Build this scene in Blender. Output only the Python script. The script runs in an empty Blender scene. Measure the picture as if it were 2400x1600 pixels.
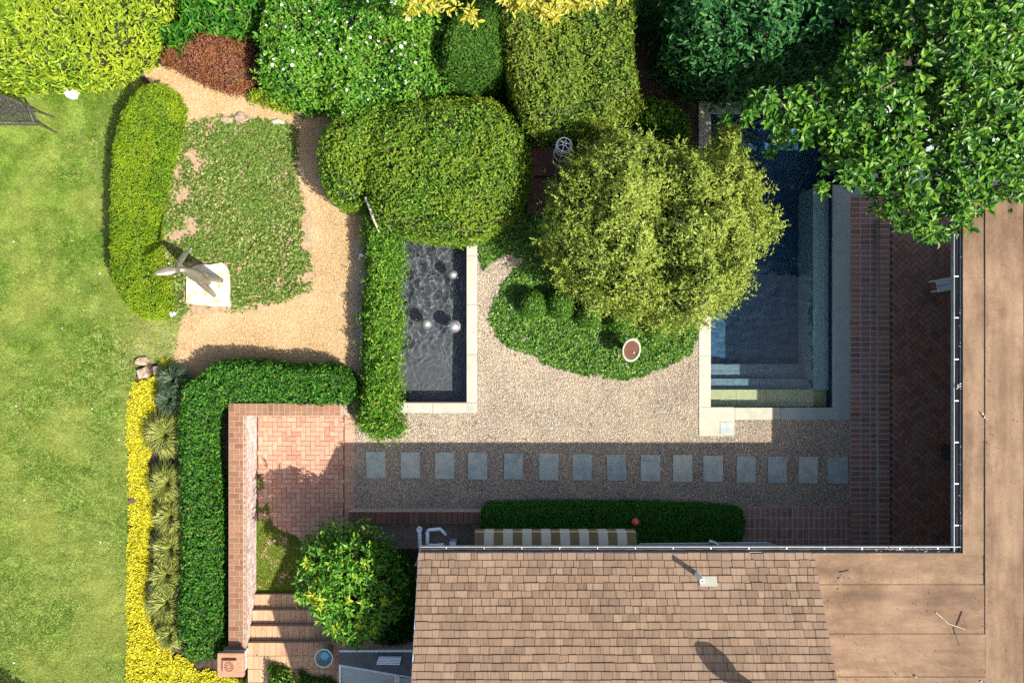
import bpy, math, random
import numpy as np
from mathutils import Vector, Matrix

rng = np.random.default_rng(7)
random.seed(7)
sc = bpy.context.scene
col = sc.collection
R = math.radians

# ------------------------------------------------------------------ camera, sky, sun, exposure
CAMH = 16.0
cd = bpy.data.cameras.new("camera")
cam = bpy.data.objects.new("camera", cd)
col.objects.link(cam)
cam.location = (0, 0, CAMH)
cam.rotation_euler = (0, 0, 0)
cd.sensor_width = 36
cd.sensor_fit = 'HORIZONTAL'
cd.lens = 24
cd.clip_end = 500
sc.camera = cam

SUN_DIR = Vector((0.834, -0.551, 1.065)).normalized()      # towards the sun
elev = math.asin(SUN_DIR.z)
w = bpy.data.worlds.new("World")
sc.world = w
w.use_nodes = True
nt = w.node_tree
bg = nt.nodes["Background"]
sky = nt.nodes.new("ShaderNodeTexSky")
sky.sky_type = 'NISHITA'
sky.sun_disc = False
sky.sun_elevation = elev
sky.sun_rotation = math.atan2(SUN_DIR.x, SUN_DIR.y)
sky.air_density = 0.9
sky.dust_density = 3.0
nt.links.new(sky.outputs[0], bg.inputs[0])
bg.inputs[1].default_value = 0.122
sd = bpy.data.lights.new("sun", 'SUN')
sd.energy = 5.0
sd.cycles.is_caustics_light = True
sd.angle = R(0.5)
sd.color = (1.0, 0.95, 0.86)
sun = bpy.data.objects.new("sun", sd)
col.objects.link(sun)
sun.rotation_euler = (-SUN_DIR).to_track_quat('-Z', 'Y').to_euler()
sun.location = (8, -6, 20)

vs = sc.view_settings
vs.view_transform = 'Standard'
vs.look = 'None'
vs.gamma = 1
vs.use_curve_mapping = False
vs.exposure = 1.15
sc.cycles.max_bounces = 8
sc.cycles.diffuse_bounces = 3
sc.cycles.glossy_bounces = 3
sc.cycles.transmission_bounces = 6
sc.cycles.transparent_max_bounces = 12
sc.cycles.sample_clamp_indirect = 6
sc.cycles.use_denoising = False
sc.cycles.denoiser = 'OPENIMAGEDENOISE'
sc.cycles.denoising_input_passes = 'RGB_ALBEDO_NORMAL'
sc.cycles.denoising_prefilter = 'ACCURATE'

# ------------------------------------------------------------------ helpers
def P(px, py, z=0.0):
    k = (CAMH - z) / CAMH / 100.0
    return Vector(((px - 1200) * k, (800 - py) * k, z))

def lin1(c):
    c /= 255.0
    return c / 12.92 if c <= 0.04045 else ((c + 0.055) / 1.055) ** 2.4

def L(r, g, b, k=0.5):
    return (lin1(r) * k, lin1(g) * k, lin1(b) * k, 1.0)

def vnoise(x, y, scale, seed=0, octv=3):
    """hashed gradient noise, about -1..1"""
    x = np.asarray(x, float); y = np.asarray(y, float)
    r = np.random.default_rng(seed)
    th = r.uniform(0, 6.283, 4096)
    gx, gy = np.cos(th), np.sin(th)
    out = np.zeros_like(x); tot = 0; f = 1.0 / scale; a = 1.0
    for o in range(octv):
        u = x * f + 37.7 * o + 1000; v = y * f + 17.3 * o + 1000
        iu, iv = np.floor(u).astype(np.int64), np.floor(v).astype(np.int64)
        fu, fv = u - iu, v - iv
        su, sv = fu*fu*fu*(fu*(fu*6-15)+10), fv*fv*fv*(fv*(fv*6-15)+10)
        def g(a_, b_):
            h = ((iu + a_) * 73856093 ^ (iv + b_) * 19349663) & 4095
            return gx[h] * (fu - a_) + gy[h] * (fv - b_)
        out += a * ((g(0,0)*(1-su) + g(1,0)*su)*(1-sv) + (g(0,1)*(1-su) + g(1,1)*su)*sv) * 1.9
        tot += a; a *= .55; f *= 2.03
    return out / tot * 1.5

def smooth(e0, e1, x):
    t = np.clip((x - e0) / (e1 - e0), 0, 1)
    return t * t * (3 - 2 * t)

def link(o, parent=None):
    col.objects.link(o)
    if parent is not None:
        o.parent = parent
    return o

def tag(o, label=None, cat=None, group=None, kind=None):
    if label: o["label"] = label
    if cat: o["category"] = cat
    if group: o["group"] = group
    if kind: o["kind"] = kind
    return o

def empty(name, loc, label=None, cat=None, group=None):
    o = bpy.data.objects.new(name, None)
    o.location = loc
    o.empty_display_size = 0.1
    col.objects.link(o)
    return tag(o, label, cat, group)

def mesh_np(name, verts, faces, mat, parent=None, smooth_sh=False, rnd=None, rel=True):
    """verts (N,3); faces (M,k) array or list of lists. World coords; made local to the parent's location."""
    verts = np.asarray(verts, dtype=np.float64)
    if parent is not None and rel:
        pl = world_loc(parent)
        verts = verts - np.array(pl)
    me = bpy.data.meshes.new(name)
    if isinstance(faces, np.ndarray):
        M, k = faces.shape
        me.vertices.add(len(verts))
        me.vertices.foreach_set("co", verts.astype(np.float32).ravel())
        me.loops.add(M * k)
        me.loops.foreach_set("vertex_index", faces.astype(np.int32).ravel())
        me.polygons.add(M)
        me.polygons.foreach_set("loop_start", np.arange(0, M * k, k, dtype=np.int32))
        me.polygons.foreach_set("loop_total", np.full(M, k, dtype=np.int32))
        me.update(calc_edges=True)
    else:
        me.from_pydata([tuple(v) for v in verts], [], [list(f) for f in faces])
        me.update()
    if not smooth_sh:
        me.polygons.foreach_set("use_smooth", np.zeros(len(me.polygons), dtype=bool))
    else:
        me.polygons.foreach_set("use_smooth", np.ones(len(me.polygons), dtype=bool))
    if rnd is not None:
        at = me.attributes.new("rnd", 'FLOAT', 'FACE')
        at.data.foreach_set("value", np.asarray(rnd, dtype=np.float32))
    if mat is not None:
        me.materials.append(mat)
    o = bpy.data.objects.new(name, me)
    return link(o, parent)

def world_loc(o):
    l = Vector((0, 0, 0))
    while o is not None:
        l = l + o.location
        o = o.parent
    return l

class MB:
    """collects shapes into one mesh"""
    def __init__(self):
        self.v = []; self.f = []; self.r = []
    def add(self, vs, fs, r=None):
        n = len(self.v)
        self.v += [tuple(v) for v in vs]
        for f in fs:
            self.f.append([n + i for i in f])
            self.r.append(random.random() if r is None else r)
        return self
    def box(self, x0, x1, y0, y1, z0, z1, ch=0.0, r=None):
        if ch <= 0:
            vs = [(x0,y0,z0),(x1,y0,z0),(x1,y1,z0),(x0,y1,z0),(x0,y0,z1),(x1,y0,z1),(x1,y1,z1),(x0,y1,z1)]
            fs = [(3,2,1,0),(4,5,6,7),(0,1,5,4),(1,2,6,5),(2,3,7,6),(3,0,4,7)]
        else:
            vs = [(x0,y0,z0),(x1,y0,z0),(x1,y1,z0),(x0,y1,z0),
                  (x0,y0,z1-ch),(x1,y0,z1-ch),(x1,y1,z1-ch),(x0,y1,z1-ch),
                  (x0+ch,y0+ch,z1),(x1-ch,y0+ch,z1),(x1-ch,y1-ch,z1),(x0+ch,y1-ch,z1)]
            fs = [(3,2,1,0),(8,9,10,11)]
            for i in range(4):
                j = (i+1) % 4
                fs += [(i,j,4+j,4+i),(4+i,4+j,8+j,8+i)]
        return self.add(vs, fs, r if r is not None else random.random())
    def tube(self, pts, rad, seg=8, cap=True):
        pts = [Vector(p) for p in pts]
        if not hasattr(rad, '__len__'): rad = [rad] * len(pts)
        vs = []; fs = []
        up = Vector((0, 0, 1))
        prev = None
        for i, p in enumerate(pts):
            d = (pts[min(i+1, len(pts)-1)] - pts[max(i-1, 0)]).normalized()
            if prev is None:
                a = d.orthogonal().normalized()
            else:
                a = (prev - d * prev.dot(d)).normalized()
            prev = a
            b = d.cross(a)
            for k in range(seg):
                t = 2 * math.pi * k / seg
                vs.append(p + (a * math.cos(t) + b * math.sin(t)) * rad[i])
        for i in range(len(pts) - 1):
            for k in range(seg):
                k2 = (k + 1) % seg
                fs.append((i*seg+k, i*seg+k2, (i+1)*seg+k2, (i+1)*seg+k))
        if cap:
            fs.append(tuple(reversed(range(seg))))
            fs.append(tuple((len(pts)-1)*seg + k for k in range(seg)))
        return self.add(vs, fs, random.random())
    def lathe(self, cx, cy, prof, seg=24, sx=1.0, sy=1.0, rot=0.0):
        vs = []; fs = []
        for (r, z) in prof:
            for k in range(seg):
                t = 2 * math.pi * k / seg
                x, y = r * math.cos(t) * sx, r * math.sin(t) * sy
                vs.append((cx + x*math.cos(rot) - y*math.sin(rot), cy + x*math.sin(rot) + y*math.cos(rot), z))
        for i in range(len(prof) - 1):
            for k in range(seg):
                k2 = (k + 1) % seg
                fs.append((i*seg+k, i*seg+k2, (i+1)*seg+k2, (i+1)*seg+k))
        return self.add(vs, fs, random.random())
    def build(self, name, mat, parent=None, sm=False):
        return mesh_np(name, self.v, self.f, mat, parent, sm, rnd=self.r)

# ------------------------------------------------------------------ materials
def new_mat(name):
    m = bpy.data.materials.new(name)
    m.use_nodes = True
    return m, m.node_tree, m.node_tree.nodes, m.node_tree.nodes["Principled BSDF"]

def setspec(b, v):
    b.inputs["Specular IOR Level"].default_value = v

def rnd_value(nt):
    """per piece random: object random (single pieces) + face attribute (joined pieces)"""
    oi = nt.nodes.new("ShaderNodeObjectInfo")
    at = nt.nodes.new("ShaderNodeAttribute"); at.attribute_name = "rnd"
    ad = nt.nodes.new("ShaderNodeMath"); ad.operation = 'ADD'
    nt.links.new(oi.outputs["Random"], ad.inputs[0]); nt.links.new(at.outputs["Fac"], ad.inputs[1])
    fr = nt.nodes.new("ShaderNodeMath"); fr.operation = 'FRACT'
    nt.links.new(ad.outputs[0], fr.inputs[0])
    return fr.outputs[0]

def ramp(nt, fac, cols, pos=None):
    r = nt.nodes.new("ShaderNodeValToRGB")
    el = r.color_ramp.elements
    n = len(cols)
    pos = pos or [i / (n - 1) for i in range(n)]
    el[0].position = pos[0]; el[0].color = cols[0]
    el[1].position = pos[-1]; el[1].color = cols[-1]
    for i in range(1, n - 1):
        e = el.new(pos[i]); e.color = cols[i]
    nt.links.new(fac, r.inputs[0])
    return r.outputs[0]

def noise(nt, scale, detail=4, rough=0.6, vec=None, dist=0.0):
    n = nt.nodes.new("ShaderNodeTexNoise")
    n.inputs["Scale"].default_value = scale
    n.inputs["Detail"].default_value = detail
    n.inputs["Roughness"].default_value = rough
    n.inputs["Distortion"].default_value = dist
    if vec is None:
        g = nt.nodes.new("ShaderNodeNewGeometry"); vec = g.outputs["Position"]
    nt.links.new(vec, n.inputs["Vector"])
    return n.outputs["Fac"]

def scaled_pos(nt, sx, sy, sz):
    g = nt.nodes.new("ShaderNodeNewGeometry")
    m = nt.nodes.new("ShaderNodeMapping")
    m.inputs["Scale"].default_value = (sx, sy, sz)
    nt.links.new(g.outputs["Position"], m.inputs["Vector"])
    return m.outputs["Vector"]

def mix(nt, a, b, fac, mode='MIX'):
    m = nt.nodes.new("ShaderNodeMix"); m.data_type = 'RGBA'; m.blend_type = mode
    for s, v in ((m.inputs[0], fac), (m.inputs[6], a), (m.inputs[7], b)):
        if hasattr(v, 'is_output') or isinstance(v, bpy.types.NodeSocket): nt.links.new(v, s)
        else: s.default_value = v
    return m.outputs[2]

def bump(nt, b, h, strength=0.4, dist=0.01):
    bp = nt.nodes.new("ShaderNodeBump")
    bp.inputs["Strength"].default_value = strength
    bp.inputs["Distance"].default_value = dist
    nt.links.new(h, bp.inputs["Height"])
    nt.links.new(bp.outputs[0], b.inputs["Normal"])

def leaf_mat(name, cols, rough=0.6, trans=0.3, patch=None, patch_scale=1.2, spec=0.22, dead=0.0):
    m, nt, N, b = new_mat(name)
    rv = rnd_value(nt)
    c = ramp(nt, rv, cols)
    if dead:
        gt = nt.nodes.new("ShaderNodeMath"); gt.operation = 'GREATER_THAN'; gt.inputs[1].default_value = 1 - dead
        nt.links.new(rv, gt.inputs[0])
    if patch:
        n = noise(nt, patch_scale, 3)
        f = ramp(nt, n, [(0,0,0,1), (1,1,1,1)], [0.4, 0.64])
        c = mix(nt, c, mix(nt, c, patch, 0.75), f)
    if dead: c = mix(nt, c, L(190,144,90), gt.outputs[0])
    nt.links.new(c, b.inputs["Base Color"])
    b.inputs["Roughness"].default_value = rough
    setspec(b, spec)
    tr = N.new("ShaderNodeBsdfTranslucent")
    tc = mix(nt, c, (1.0, 1.15, 0.35, 1), 0.6, 'MULTIPLY')
    nt.links.new(tc, tr.inputs[0])
    ms = N.new("ShaderNodeMixShader"); ms.inputs[0].default_value = trans
    nt.links.new(b.outputs[0], ms.inputs[1]); nt.links.new(tr.outputs[0], ms.inputs[2])
    nt.links.new(ms.outputs[0], N["Material Output"].inputs[0])
    return m

def surf_mat(name, cols, scale, rough=0.85, bs=0.3, bscale=None, bdist=0.01, per=0.0, percols=None, pos=None, spec=0.3, metal=0.0, stretch=None, detail=6):
    """noise coloured surface; per: strength of per-piece colour from percols"""
    m, nt, N, b = new_mat(name)
    vec = scaled_pos(nt, *stretch) if stretch else None
    n = noise(nt, scale, detail, 0.65, vec)
    c = ramp(nt, n, cols, pos or ([0.3, 0.7] if len(cols) == 2 else [0.3, 0.5, 0.7]))
    if percols:
        c = mix(nt, c, ramp(nt, rnd_value(nt), percols), per)
    nt.links.new(c, b.inputs["Base Color"])
    b.inputs["Roughness"].default_value = rough
    b.inputs["Metallic"].default_value = metal
    setspec(b, spec)
    if bs > 0:
        bump(nt, b, noise(nt, bscale or scale * 6, 5), bs, bdist)
    return m

M = {}
# foliage
M['box_bright'] = leaf_mat("boxwood_bright", [L(70,112,14), L(112,158,22), L(160,198,40)], patch=L(178,204,30), patch_scale=0.9, dead=0.006)
M['box_dark'] = leaf_mat("boxwood_dark", [L(32,86,14), L(64,134,28), L(126,184,60)], dead=0.006)
M['topiary'] = leaf_mat("topiary_leaf", [L(60,118,30), L(104,164,48), L(164,206,84)])
M['box_shade'] = leaf_mat("hedge_shade", [L(40,104,24), L(62,140,36), L(100,176,56)])
M['yew'] = leaf_mat("yew", [L(52,104,20), L(100,156,34), L(180,212,76)], patch=L(156,184,46), patch_scale=0.7, dead=0.006)
M['yew_olive'] = leaf_mat("yew_olive", [L(56,104,26), L(104,152,42), L(178,204,82)], patch=L(164,180,60), patch_scale=0.7, dead=0.006)
M['cypress'] = leaf_mat("cypress", [L(50,100,30), L(84,140,40), L(130,176,60)], dead=0.006)
M['rose'] = leaf_mat("rose_leaf", [L(36,104,18), L(82,160,34), L(168,218,92)], patch=L(140,196,50), patch_scale=0.8, dead=0.006)
M['lime'] = leaf_mat("lime_leaf", [L(86,134,20), L(150,190,38), L(216,232,76)], patch=L(194,210,46), patch_scale=0.6)
M['hosta'] = leaf_mat("broad_leaf_green", [L(34,100,20), L(70,148,32), L(132,190,60)])
M['red'] = leaf_mat("barberry_leaf", [L(116,60,50), L(172,100,80), L(216,156,112)], patch=L(190,128,72), patch_scale=1.5)
M['laurel'] = leaf_mat("laurel_leaf", [L(34,94,46), L(66,134,64), L(126,184,98)], rough=0.45)
M['magnolia'] = leaf_mat("magnolia_leaf", [L(40,92,20), L(80,142,30), L(142,188,56)], rough=0.42, spec=0.3, trans=0.22)
M['gold'] = leaf_mat("golden_leaf", [L(196,188,46), L(226,218,78), L(242,236,128)])
M['olive'] = leaf_mat("olive_leaf", [L(98,128,30), L(160,186,62), L(224,234,124)], patch=L(190,206,82), patch_scale=0.8)
M['citrus'] = leaf_mat("citrus_leaf", [L(44,110,26), L(104,176,42), L(178,220,70)], rough=0.45, spec=0.3)
M['citrus_new'] = leaf_mat("citrus_new_leaf", [L(176,206,36), L(214,226,44), L(240,236,80)], rough=0.4)
M['ivy'] = leaf_mat("ivy_leaf", [L(46,104,16), L(92,152,36), L(168,208,82)], rough=0.45, spec=0.5, dead=0.006)
M['ivy_pale'] = leaf_mat("ivy_pale_leaf", [L(66,104,30), L(130,158,62), L(214,222,132)], patch=L(120,160,56), patch_scale=0.7, dead=0.006)
M['jenny'] = leaf_mat("creeping_jenny", [L(190,180,12), L(244,234,22), L(255,250,90)], trans=0.2)
M['espalier'] = leaf_mat("fountain_hedge_leaf", [L(52,108,16), L(100,164,32), L(180,218,80)], dead=0.006)
M['ograss'] = leaf_mat("ornamental_grass", [L(120,134,44), L(176,186,82), L(230,232,140)])
M['bgrass'] = leaf_mat("blue_grass", [L(66,92,66), L(96,124,92), L(140,160,120)])
M['lawnblade'] = leaf_mat("lawn_blade", [L(42,96,8), L(118,168,34), L(230,236,132)], patch=L(198,208,104), patch_scale=0.55, trans=0.25)
M['petal'] = leaf_mat("white_petal", [L(235,235,225,.75), L(250,248,245,.8)], trans=0.15)
M['twig'] = surf_mat("plant_core_shade", [(.012,.018,.008,1), (.028,.036,.014,1)], 20, bs=0.5)  # near-black: the shade between leaves is put into the colour
M['bark'] = surf_mat("bark", [(.06,.045,.03,1), (.16,.125,.09,1)], 14, bs=0.7, stretch=(1,1,.3))
M['deadwood'] = surf_mat("dead_wood", [(.22,.18,.14,1), (.42,.37,.31,1)], 18, bs=0.5)
# ground
M['soil'] = surf_mat("soil", [(.018,.012,.008,1), (.05,.034,.023,1), (.085,.062,.043,1)], 14, bs=0.9, bdist=0.03)
M['court'] = surf_mat("court_gravel_bed", [(.16,.13,.1,1), (.28,.23,.18,1)], 60, bs=1.0, bscale=90, bdist=0.02)
M['path'] = surf_mat("path_grit_bed", [L(182,142,98), L(216,180,128), L(236,206,156)], 26, bs=0.9, bscale=85, bdist=0.012)
M['litter'] = surf_mat("dry_soil", [L(150,122,92), L(196,166,132), L(214,190,156)], 9, bs=0.8, bscale=60, bdist=0.015)
M['lawn'] = surf_mat("lawn_thatch", [L(120,126,60), L(166,162,98), L(206,196,140)], 2.2, bs=0.9, bscale=60, bdist=0.03)
def pebble_mat(name, cols):
    m, nt, N, b = new_mat(name)
    c = ramp(nt, rnd_value(nt), cols)
    n = noise(nt, 0.9, 3)
    c = mix(nt, c, mix(nt, c, L(222,204,170,.7), .4), ramp(nt, n, [(0,0,0,1),(1,1,1,1)], [.42,.62]))
    nt.links.new(c, b.inputs["Base Color"]); b.inputs["Roughness"].default_value = 0.75
    return m
M['pebble'] = pebble_mat("pea_gravel", [L(132,112,94), L(200,178,152), L(226,208,182), L(246,236,216)])
M['grit'] = pebble_mat("orange_grit", [L(164,124,84), L(212,174,122), L(244,218,170)])
# hard materials
def brick_mat(name, cols, stain=None, ss=3.0):
    m, nt, N, b = new_mat(name)
    c = ramp(nt, rnd_value(nt), cols)
    n = noise(nt, 30, 6)
    c = mix(nt, c, mix(nt, c, (.62,.56,.52,1), 1.0, 'MULTIPLY'), ramp(nt, n, [(0,0,0,1),(1,1,1,1)], [.45,.75]))
    if stain:
        n2 = noise(nt, ss, 5)
        c = mix(nt, c, stain, ramp(nt, n2, [(0,0,0,1),(.8,.8,.8,1)], [.5,.68]))
    nt.links.new(c, b.inputs["Base Color"]); b.inputs["Roughness"].default_value = 0.85
    bump(nt, b, noise(nt, 90, 5), 0.5, 0.004)
    return m
M['patio'] = brick_mat("patio_brick", [L(212,150,122), L(230,172,142), L(238,188,158), L(220,166,136)], L(206,168,132), 2.2)
M['step_brick'] = brick_mat("step_brick", [L(220,174,136), L(232,192,150), L(214,158,126)], L(206,180,128), 2.5)
M['cap'] = brick_mat("wall_cap_brick", [L(144,98,72), L(166,116,86), L(182,130,98), L(156,112,82)], L(150,120,88), 2.0)
M['terrace'] = brick_mat("terrace_brick", [L(150,104,84,.8), L(176,124,100,.8), L(164,130,112,.8), L(134,98,82,.8)], L(150,120,102,.8), 1.5)
M['mossbrick'] = brick_mat("old_brick", [L(120,78,66), L(150,100,82), L(134,104,86)], L(110,96,60), 2.0)
M['mortar'] = surf_mat("mortar", [L(186,156,128), L(214,190,164)], 25, bs=0.5)
M['mortar_dark'] = surf_mat("dark_joint", [L(96,66,52), L(130,94,76)], 25, bs=0.5)
M['mortar_grey'] = surf_mat("grey_mortar", [L(180,172,168,.7), L(206,198,194,.7)], 25, bs=0.4)
M['moss'] = surf_mat("moss", [L(96,124,24), L(132,156,40)], 10, bs=0.9, bdist=.02)
def face_mat():
    m, nt, N, b = new_mat("whitewashed_brick_face")
    g = nt.nodes.new("ShaderNodeNewGeometry")
    sp = nt.nodes.new("ShaderNodeSeparateXYZ"); nt.links.new(g.outputs["Position"], sp.inputs[0])
    cb = nt.nodes.new("ShaderNodeCombineXYZ")
    ad = nt.nodes.new("ShaderNodeMath"); ad.operation = 'ADD'
    nt.links.new(sp.outputs[0], ad.inputs[0]); nt.links.new(sp.outputs[1], ad.inputs[1])
    nt.links.new(ad.outputs[0], cb.inputs[0]); nt.links.new(sp.outputs[2], cb.inputs[1])
    br = nt.nodes.new("ShaderNodeTexBrick")
    br.inputs["Scale"].default_value = 1.0
    br.inputs["Brick Width"].default_value = .22; br.inputs["Row Height"].default_value = .075
    br.inputs["Mortar Size"].default_value = .012
    br.inputs["Color1"].default_value = L(214,176,158,.5); br.inputs["Color2"].default_value = L(178,112,92,.5)
    br.inputs["Mortar"].default_value = L(240,232,226,.5)
    nt.links.new(cb.outputs[0], br.inputs["Vector"])
    n = noise(nt, 5, 5)
    c = mix(nt, br.outputs[0], L(244,238,232,.52), ramp(nt, n, [(0,0,0,1),(.85,.85,.85,1)], [.46,.66]))
    nt.links.new(c, b.inputs["Base Color"]); b.inputs["Roughness"].default_value = .9
    bump(nt, b, br.outputs["Fac"], -0.4, .006)
    return m
M['limeface'] = face_mat()
M['bluestone'] = surf_mat("bluestone", [L(118,136,134,.85), L(156,166,158,.9), L(188,186,166,.9)], 4.5, rough=.6, bs=.3, bscale=30, per=.45, percols=[L(114,136,136,.8), L(150,158,150,.85), L(176,174,152,.85)])
M['coping'] = surf_mat("pale_coping", [L(176,178,164), L(206,204,186), L(222,216,190)], 3.0, rough=.7, bs=.15, bscale=40, per=.35, percols=[L(190,188,160), L(206,206,196), L(214,206,168)])
M['coping_grey'] = surf_mat("grey_coping", [L(134,150,144,.8), L(162,172,160,.85)], 3.0, rough=.65, bs=.15, bscale=40, per=.35, percols=[L(128,148,148,.8), L(158,168,156,.8)])
M['stone_white'] = surf_mat("white_stone", [L(206,186,120,.5), L(236,228,196,.55), L(246,242,226,.6)], 5, rough=.8, bs=.5, pos=[.36,.47,.62])
M['rock'] = surf_mat("field_stone", [L(150,124,104), L(196,170,146), L(214,196,170)], 8, bs=.7, bdist=.02)
M['rock_dark'] = surf_mat("dark_field_stone", [L(86,66,52), L(130,108,92)], 14, bs=.8, bdist=.02)
M['plaster'] = surf_mat("pool_plaster", [(.03,.075,.125,1), (.05,.10,.16,1)], 3, rough=.7, bs=.1)
M['plaster2'] = surf_mat("pool_step_plaster", [(.17,.19,.20,1), (.22,.24,.25,1)], 3, rough=.7, bs=.1)
M['ledge'] = surf_mat("ledge_stone", [(.52,.52,.42,1), (.60,.6,.5,1)], 2, rough=.6, bs=.1)
M['pool_step'] = surf_mat("pool_step_stone", [(.58,.44,.17,1), (.68,.52,.22,1)], 2, rough=.6, bs=.1)
M['basin'] = surf_mat("basin_plaster", [(.06,.064,.07,1), (.10,.104,.11,1)], 5, rough=.7, bs=.2)
M['shingle'] = None
def shingle_mat():
    m, nt, N, b = new_mat("wood_shingle")
    c = ramp(nt, rnd_value(nt), [L(142,114,90), L(154,126,100), L(162,133,106), L(174,146,118)])
    n = noise(nt, 9, 4, .6, scaled_pos(nt, 4.0, .35, .35))
    c = mix(nt, c, mix(nt, c, (.62,.55,.52,1), 1, 'MULTIPLY'), ramp(nt, n, [(0,0,0,1),(1,1,1,1)], [.48,.72]))
    n2 = noise(nt, .8, 3)
    c = mix(nt, c, L(176,146,120), ramp(nt, n2, [(0,0,0,1),(.4,.4,.4,1)], [.48,.65]))
    nt.links.new(c, b.inputs["Base Color"]); b.inputs["Roughness"].default_value = .9
    bump(nt, b, noise(nt, 30, 4, .6, scaled_pos(nt, 3, .4, .4)), .3, .004)
    return m
M['shingle'] = shingle_mat()
def roll_mat(name, st):
    m, nt, N, b = new_mat(name)
    n = noise(nt, 1.3, 5, .6, scaled_pos(nt, *st))
    c = ramp(nt, n, [L(136,108,82), L(162,132,102), L(184,154,120)], [.3,.5,.7])
    n3 = noise(nt, 1.1, 6, .7)
    c = mix(nt, c, mix(nt, c, (.66,.6,.56,1), 1, 'MULTIPLY'), ramp(nt, n3, [(0,0,0,1),(1,1,1,1)], [.44,.64]))
    n4 = noise(nt, 22, 4, .6)
    c = mix(nt, c, mix(nt, c, (.7,.65,.62,1), 1, 'MULTIPLY'), ramp(nt, n4, [(0,0,0,1),(.6,.6,.6,1)], [.5,.75]))
    g = noise(nt, 130, 3)
    c = mix(nt, c, mix(nt, c, (.55,.52,.5,1), 1, 'MULTIPLY'), ramp(nt, g, [(0,0,0,1),(.8,.8,.8,1)], [.42,.66]))
    nt.links.new(c, b.inputs["Base Color"]); b.inputs["Roughness"].default_value = .95
    bump(nt, b, g, .6, .006)
    return m
M['roll_ns'] = roll_mat("roll_roofing_long", (2.6, .5, 1))
M['roll_ew'] = roll_mat("roll_roofing_cross", (.5, 2.6, 1))
M['tar'] = surf_mat("tar_seam", [(.05,.035,.028,1), (.11,.08,.06,1)], 20, bs=.3)
M['gutter'] = surf_mat("gutter_metal", [(.20,.215,.22,1), (.30,.315,.32,1)], 6, rough=.5, bs=.05, metal=.0, spec=.4)
M['gutter_dark'] = surf_mat("gutter_shade", [(.018,.018,.018,1), (.04,.04,.038,1)], 8, rough=.6, bs=.2)  # near-black tone that paints the deep shade inside the gutters
M['paint_white'] = surf_mat("white_paint", [(.62,.64,.62,1), (.74,.75,.73,1)], 5, rough=.5, bs=.05)
M['pvc'] = surf_mat("white_plastic_pipe", [(.7,.74,.78,1), (.78,.8,.83,1)], 8, rough=.35, bs=0)
M['housewall'] = surf_mat("house_wall_brick", [(.36,.27,.22,1), (.48,.38,.32,1)], 10, bs=.4)
M['bronze'] = surf_mat("weathered_bronze", [(.15,.135,.10,1), (.24,.21,.16,1)], 9, rough=.42, bs=.25, metal=.55, spec=.5)
M['iron'] = surf_mat("cast_iron", [(.04,.036,.036,1), (.085,.078,.075,1)], 20, rough=.4, bs=.3, metal=.3, spec=.5)
M['steel'] = surf_mat("brushed_steel", [(.6,.58,.57,1), (.74,.72,.71,1)], 12, rough=.26, bs=.05, metal=.9)
M['terracotta'] = surf_mat("terracotta", [L(206,140,104), L(224,166,130)], 12, bs=.3)
M['brownwater'] = surf_mat("brown_water", [(.09,.04,.022,1), (.13,.06,.034,1)], 8, rough=.12, bs=.05, spec=.5)
M['bluewater'] = surf_mat("blue_bowl_water", [(.06,.33,.46,1), (.1,.42,.55,1)], 14, rough=.08, bs=.1, spec=.6)
M['red_ball'] = surf_mat("red_rubber", [(.5,.07,.06,1), (.58,.11,.09,1)], 6, rough=.45, bs=.05)
M['wire'] = surf_mat("white_wire", [(.6,.58,.55,1), (.75,.73,.7,1)], 30, rough=.4, bs=.1)
M['alu'] = surf_mat("aluminium_frame", [(.42,.46,.47,1), (.55,.58,.6,1)], 6, rough=.35, bs=.05, metal=.5)
M['darkroof'] = surf_mat("dark_metal_roof", [(.03,.035,.035,1), (.07,.075,.075,1)], 4, rough=.5, bs=.1)
def glass_mat():
    m, nt, N, b = new_mat("greenhouse_glass")
    b.inputs["Base Color"].default_value = (.30,.36,.36,1); b.inputs["Roughness"].default_value = .15
    b.inputs["Transmission Weight"].default_value = .35; b.inputs["IOR"].default_value = 1.3
    return m
M['glass'] = glass_mat()
def stripe_mat(name, c1, c2):
    return surf_mat(name, [c1, c2], 12, rough=.9, bs=.25, bscale=150, bdist=.003)
M['canvas_cream'] = stripe_mat("cream_canvas", L(214,206,180,.6), L(228,220,196,.6))
M['canvas_brown'] = stripe_mat("brown_canvas", L(134,112,74,.6), L(150,126,84,.6))

def caustic_water(name, tint, dens):
    m, nt, N, b = new_mat(name)
    N.remove(b)
    g = N.new("ShaderNodeBsdfGlass"); g.inputs["IOR"].default_value = 1.33; g.inputs["Roughness"].default_value = 0.0
    nt.links.new(g.outputs[0], N["Material Output"].inputs["Surface"])
    g.inputs["Color"].default_value = tint
    return m
M['fwater'] = caustic_water("fountain_water", (.93, .96, .97, 1), .5)
M['water'] = caustic_water("pool_water", (.72, .88, .95, 1), .5)

# ------------------------------------------------------------------ polygons
def smooth_poly(pts, sub=4):
    n = len(pts); out = []
    for i in range(n):
        p0, p1, p2, p3 = (np.array(pts[(i + k - 1) % n], float) for k in range(4))
        for s in range(sub):
            t = s / sub
            out.append(0.5 * ((2*p1) + (-p0+p2)*t + (2*p0-5*p1+4*p2-p3)*t*t + (-p0+3*p1-3*p2+p3)*t**3))
    return np.array(out)

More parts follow.
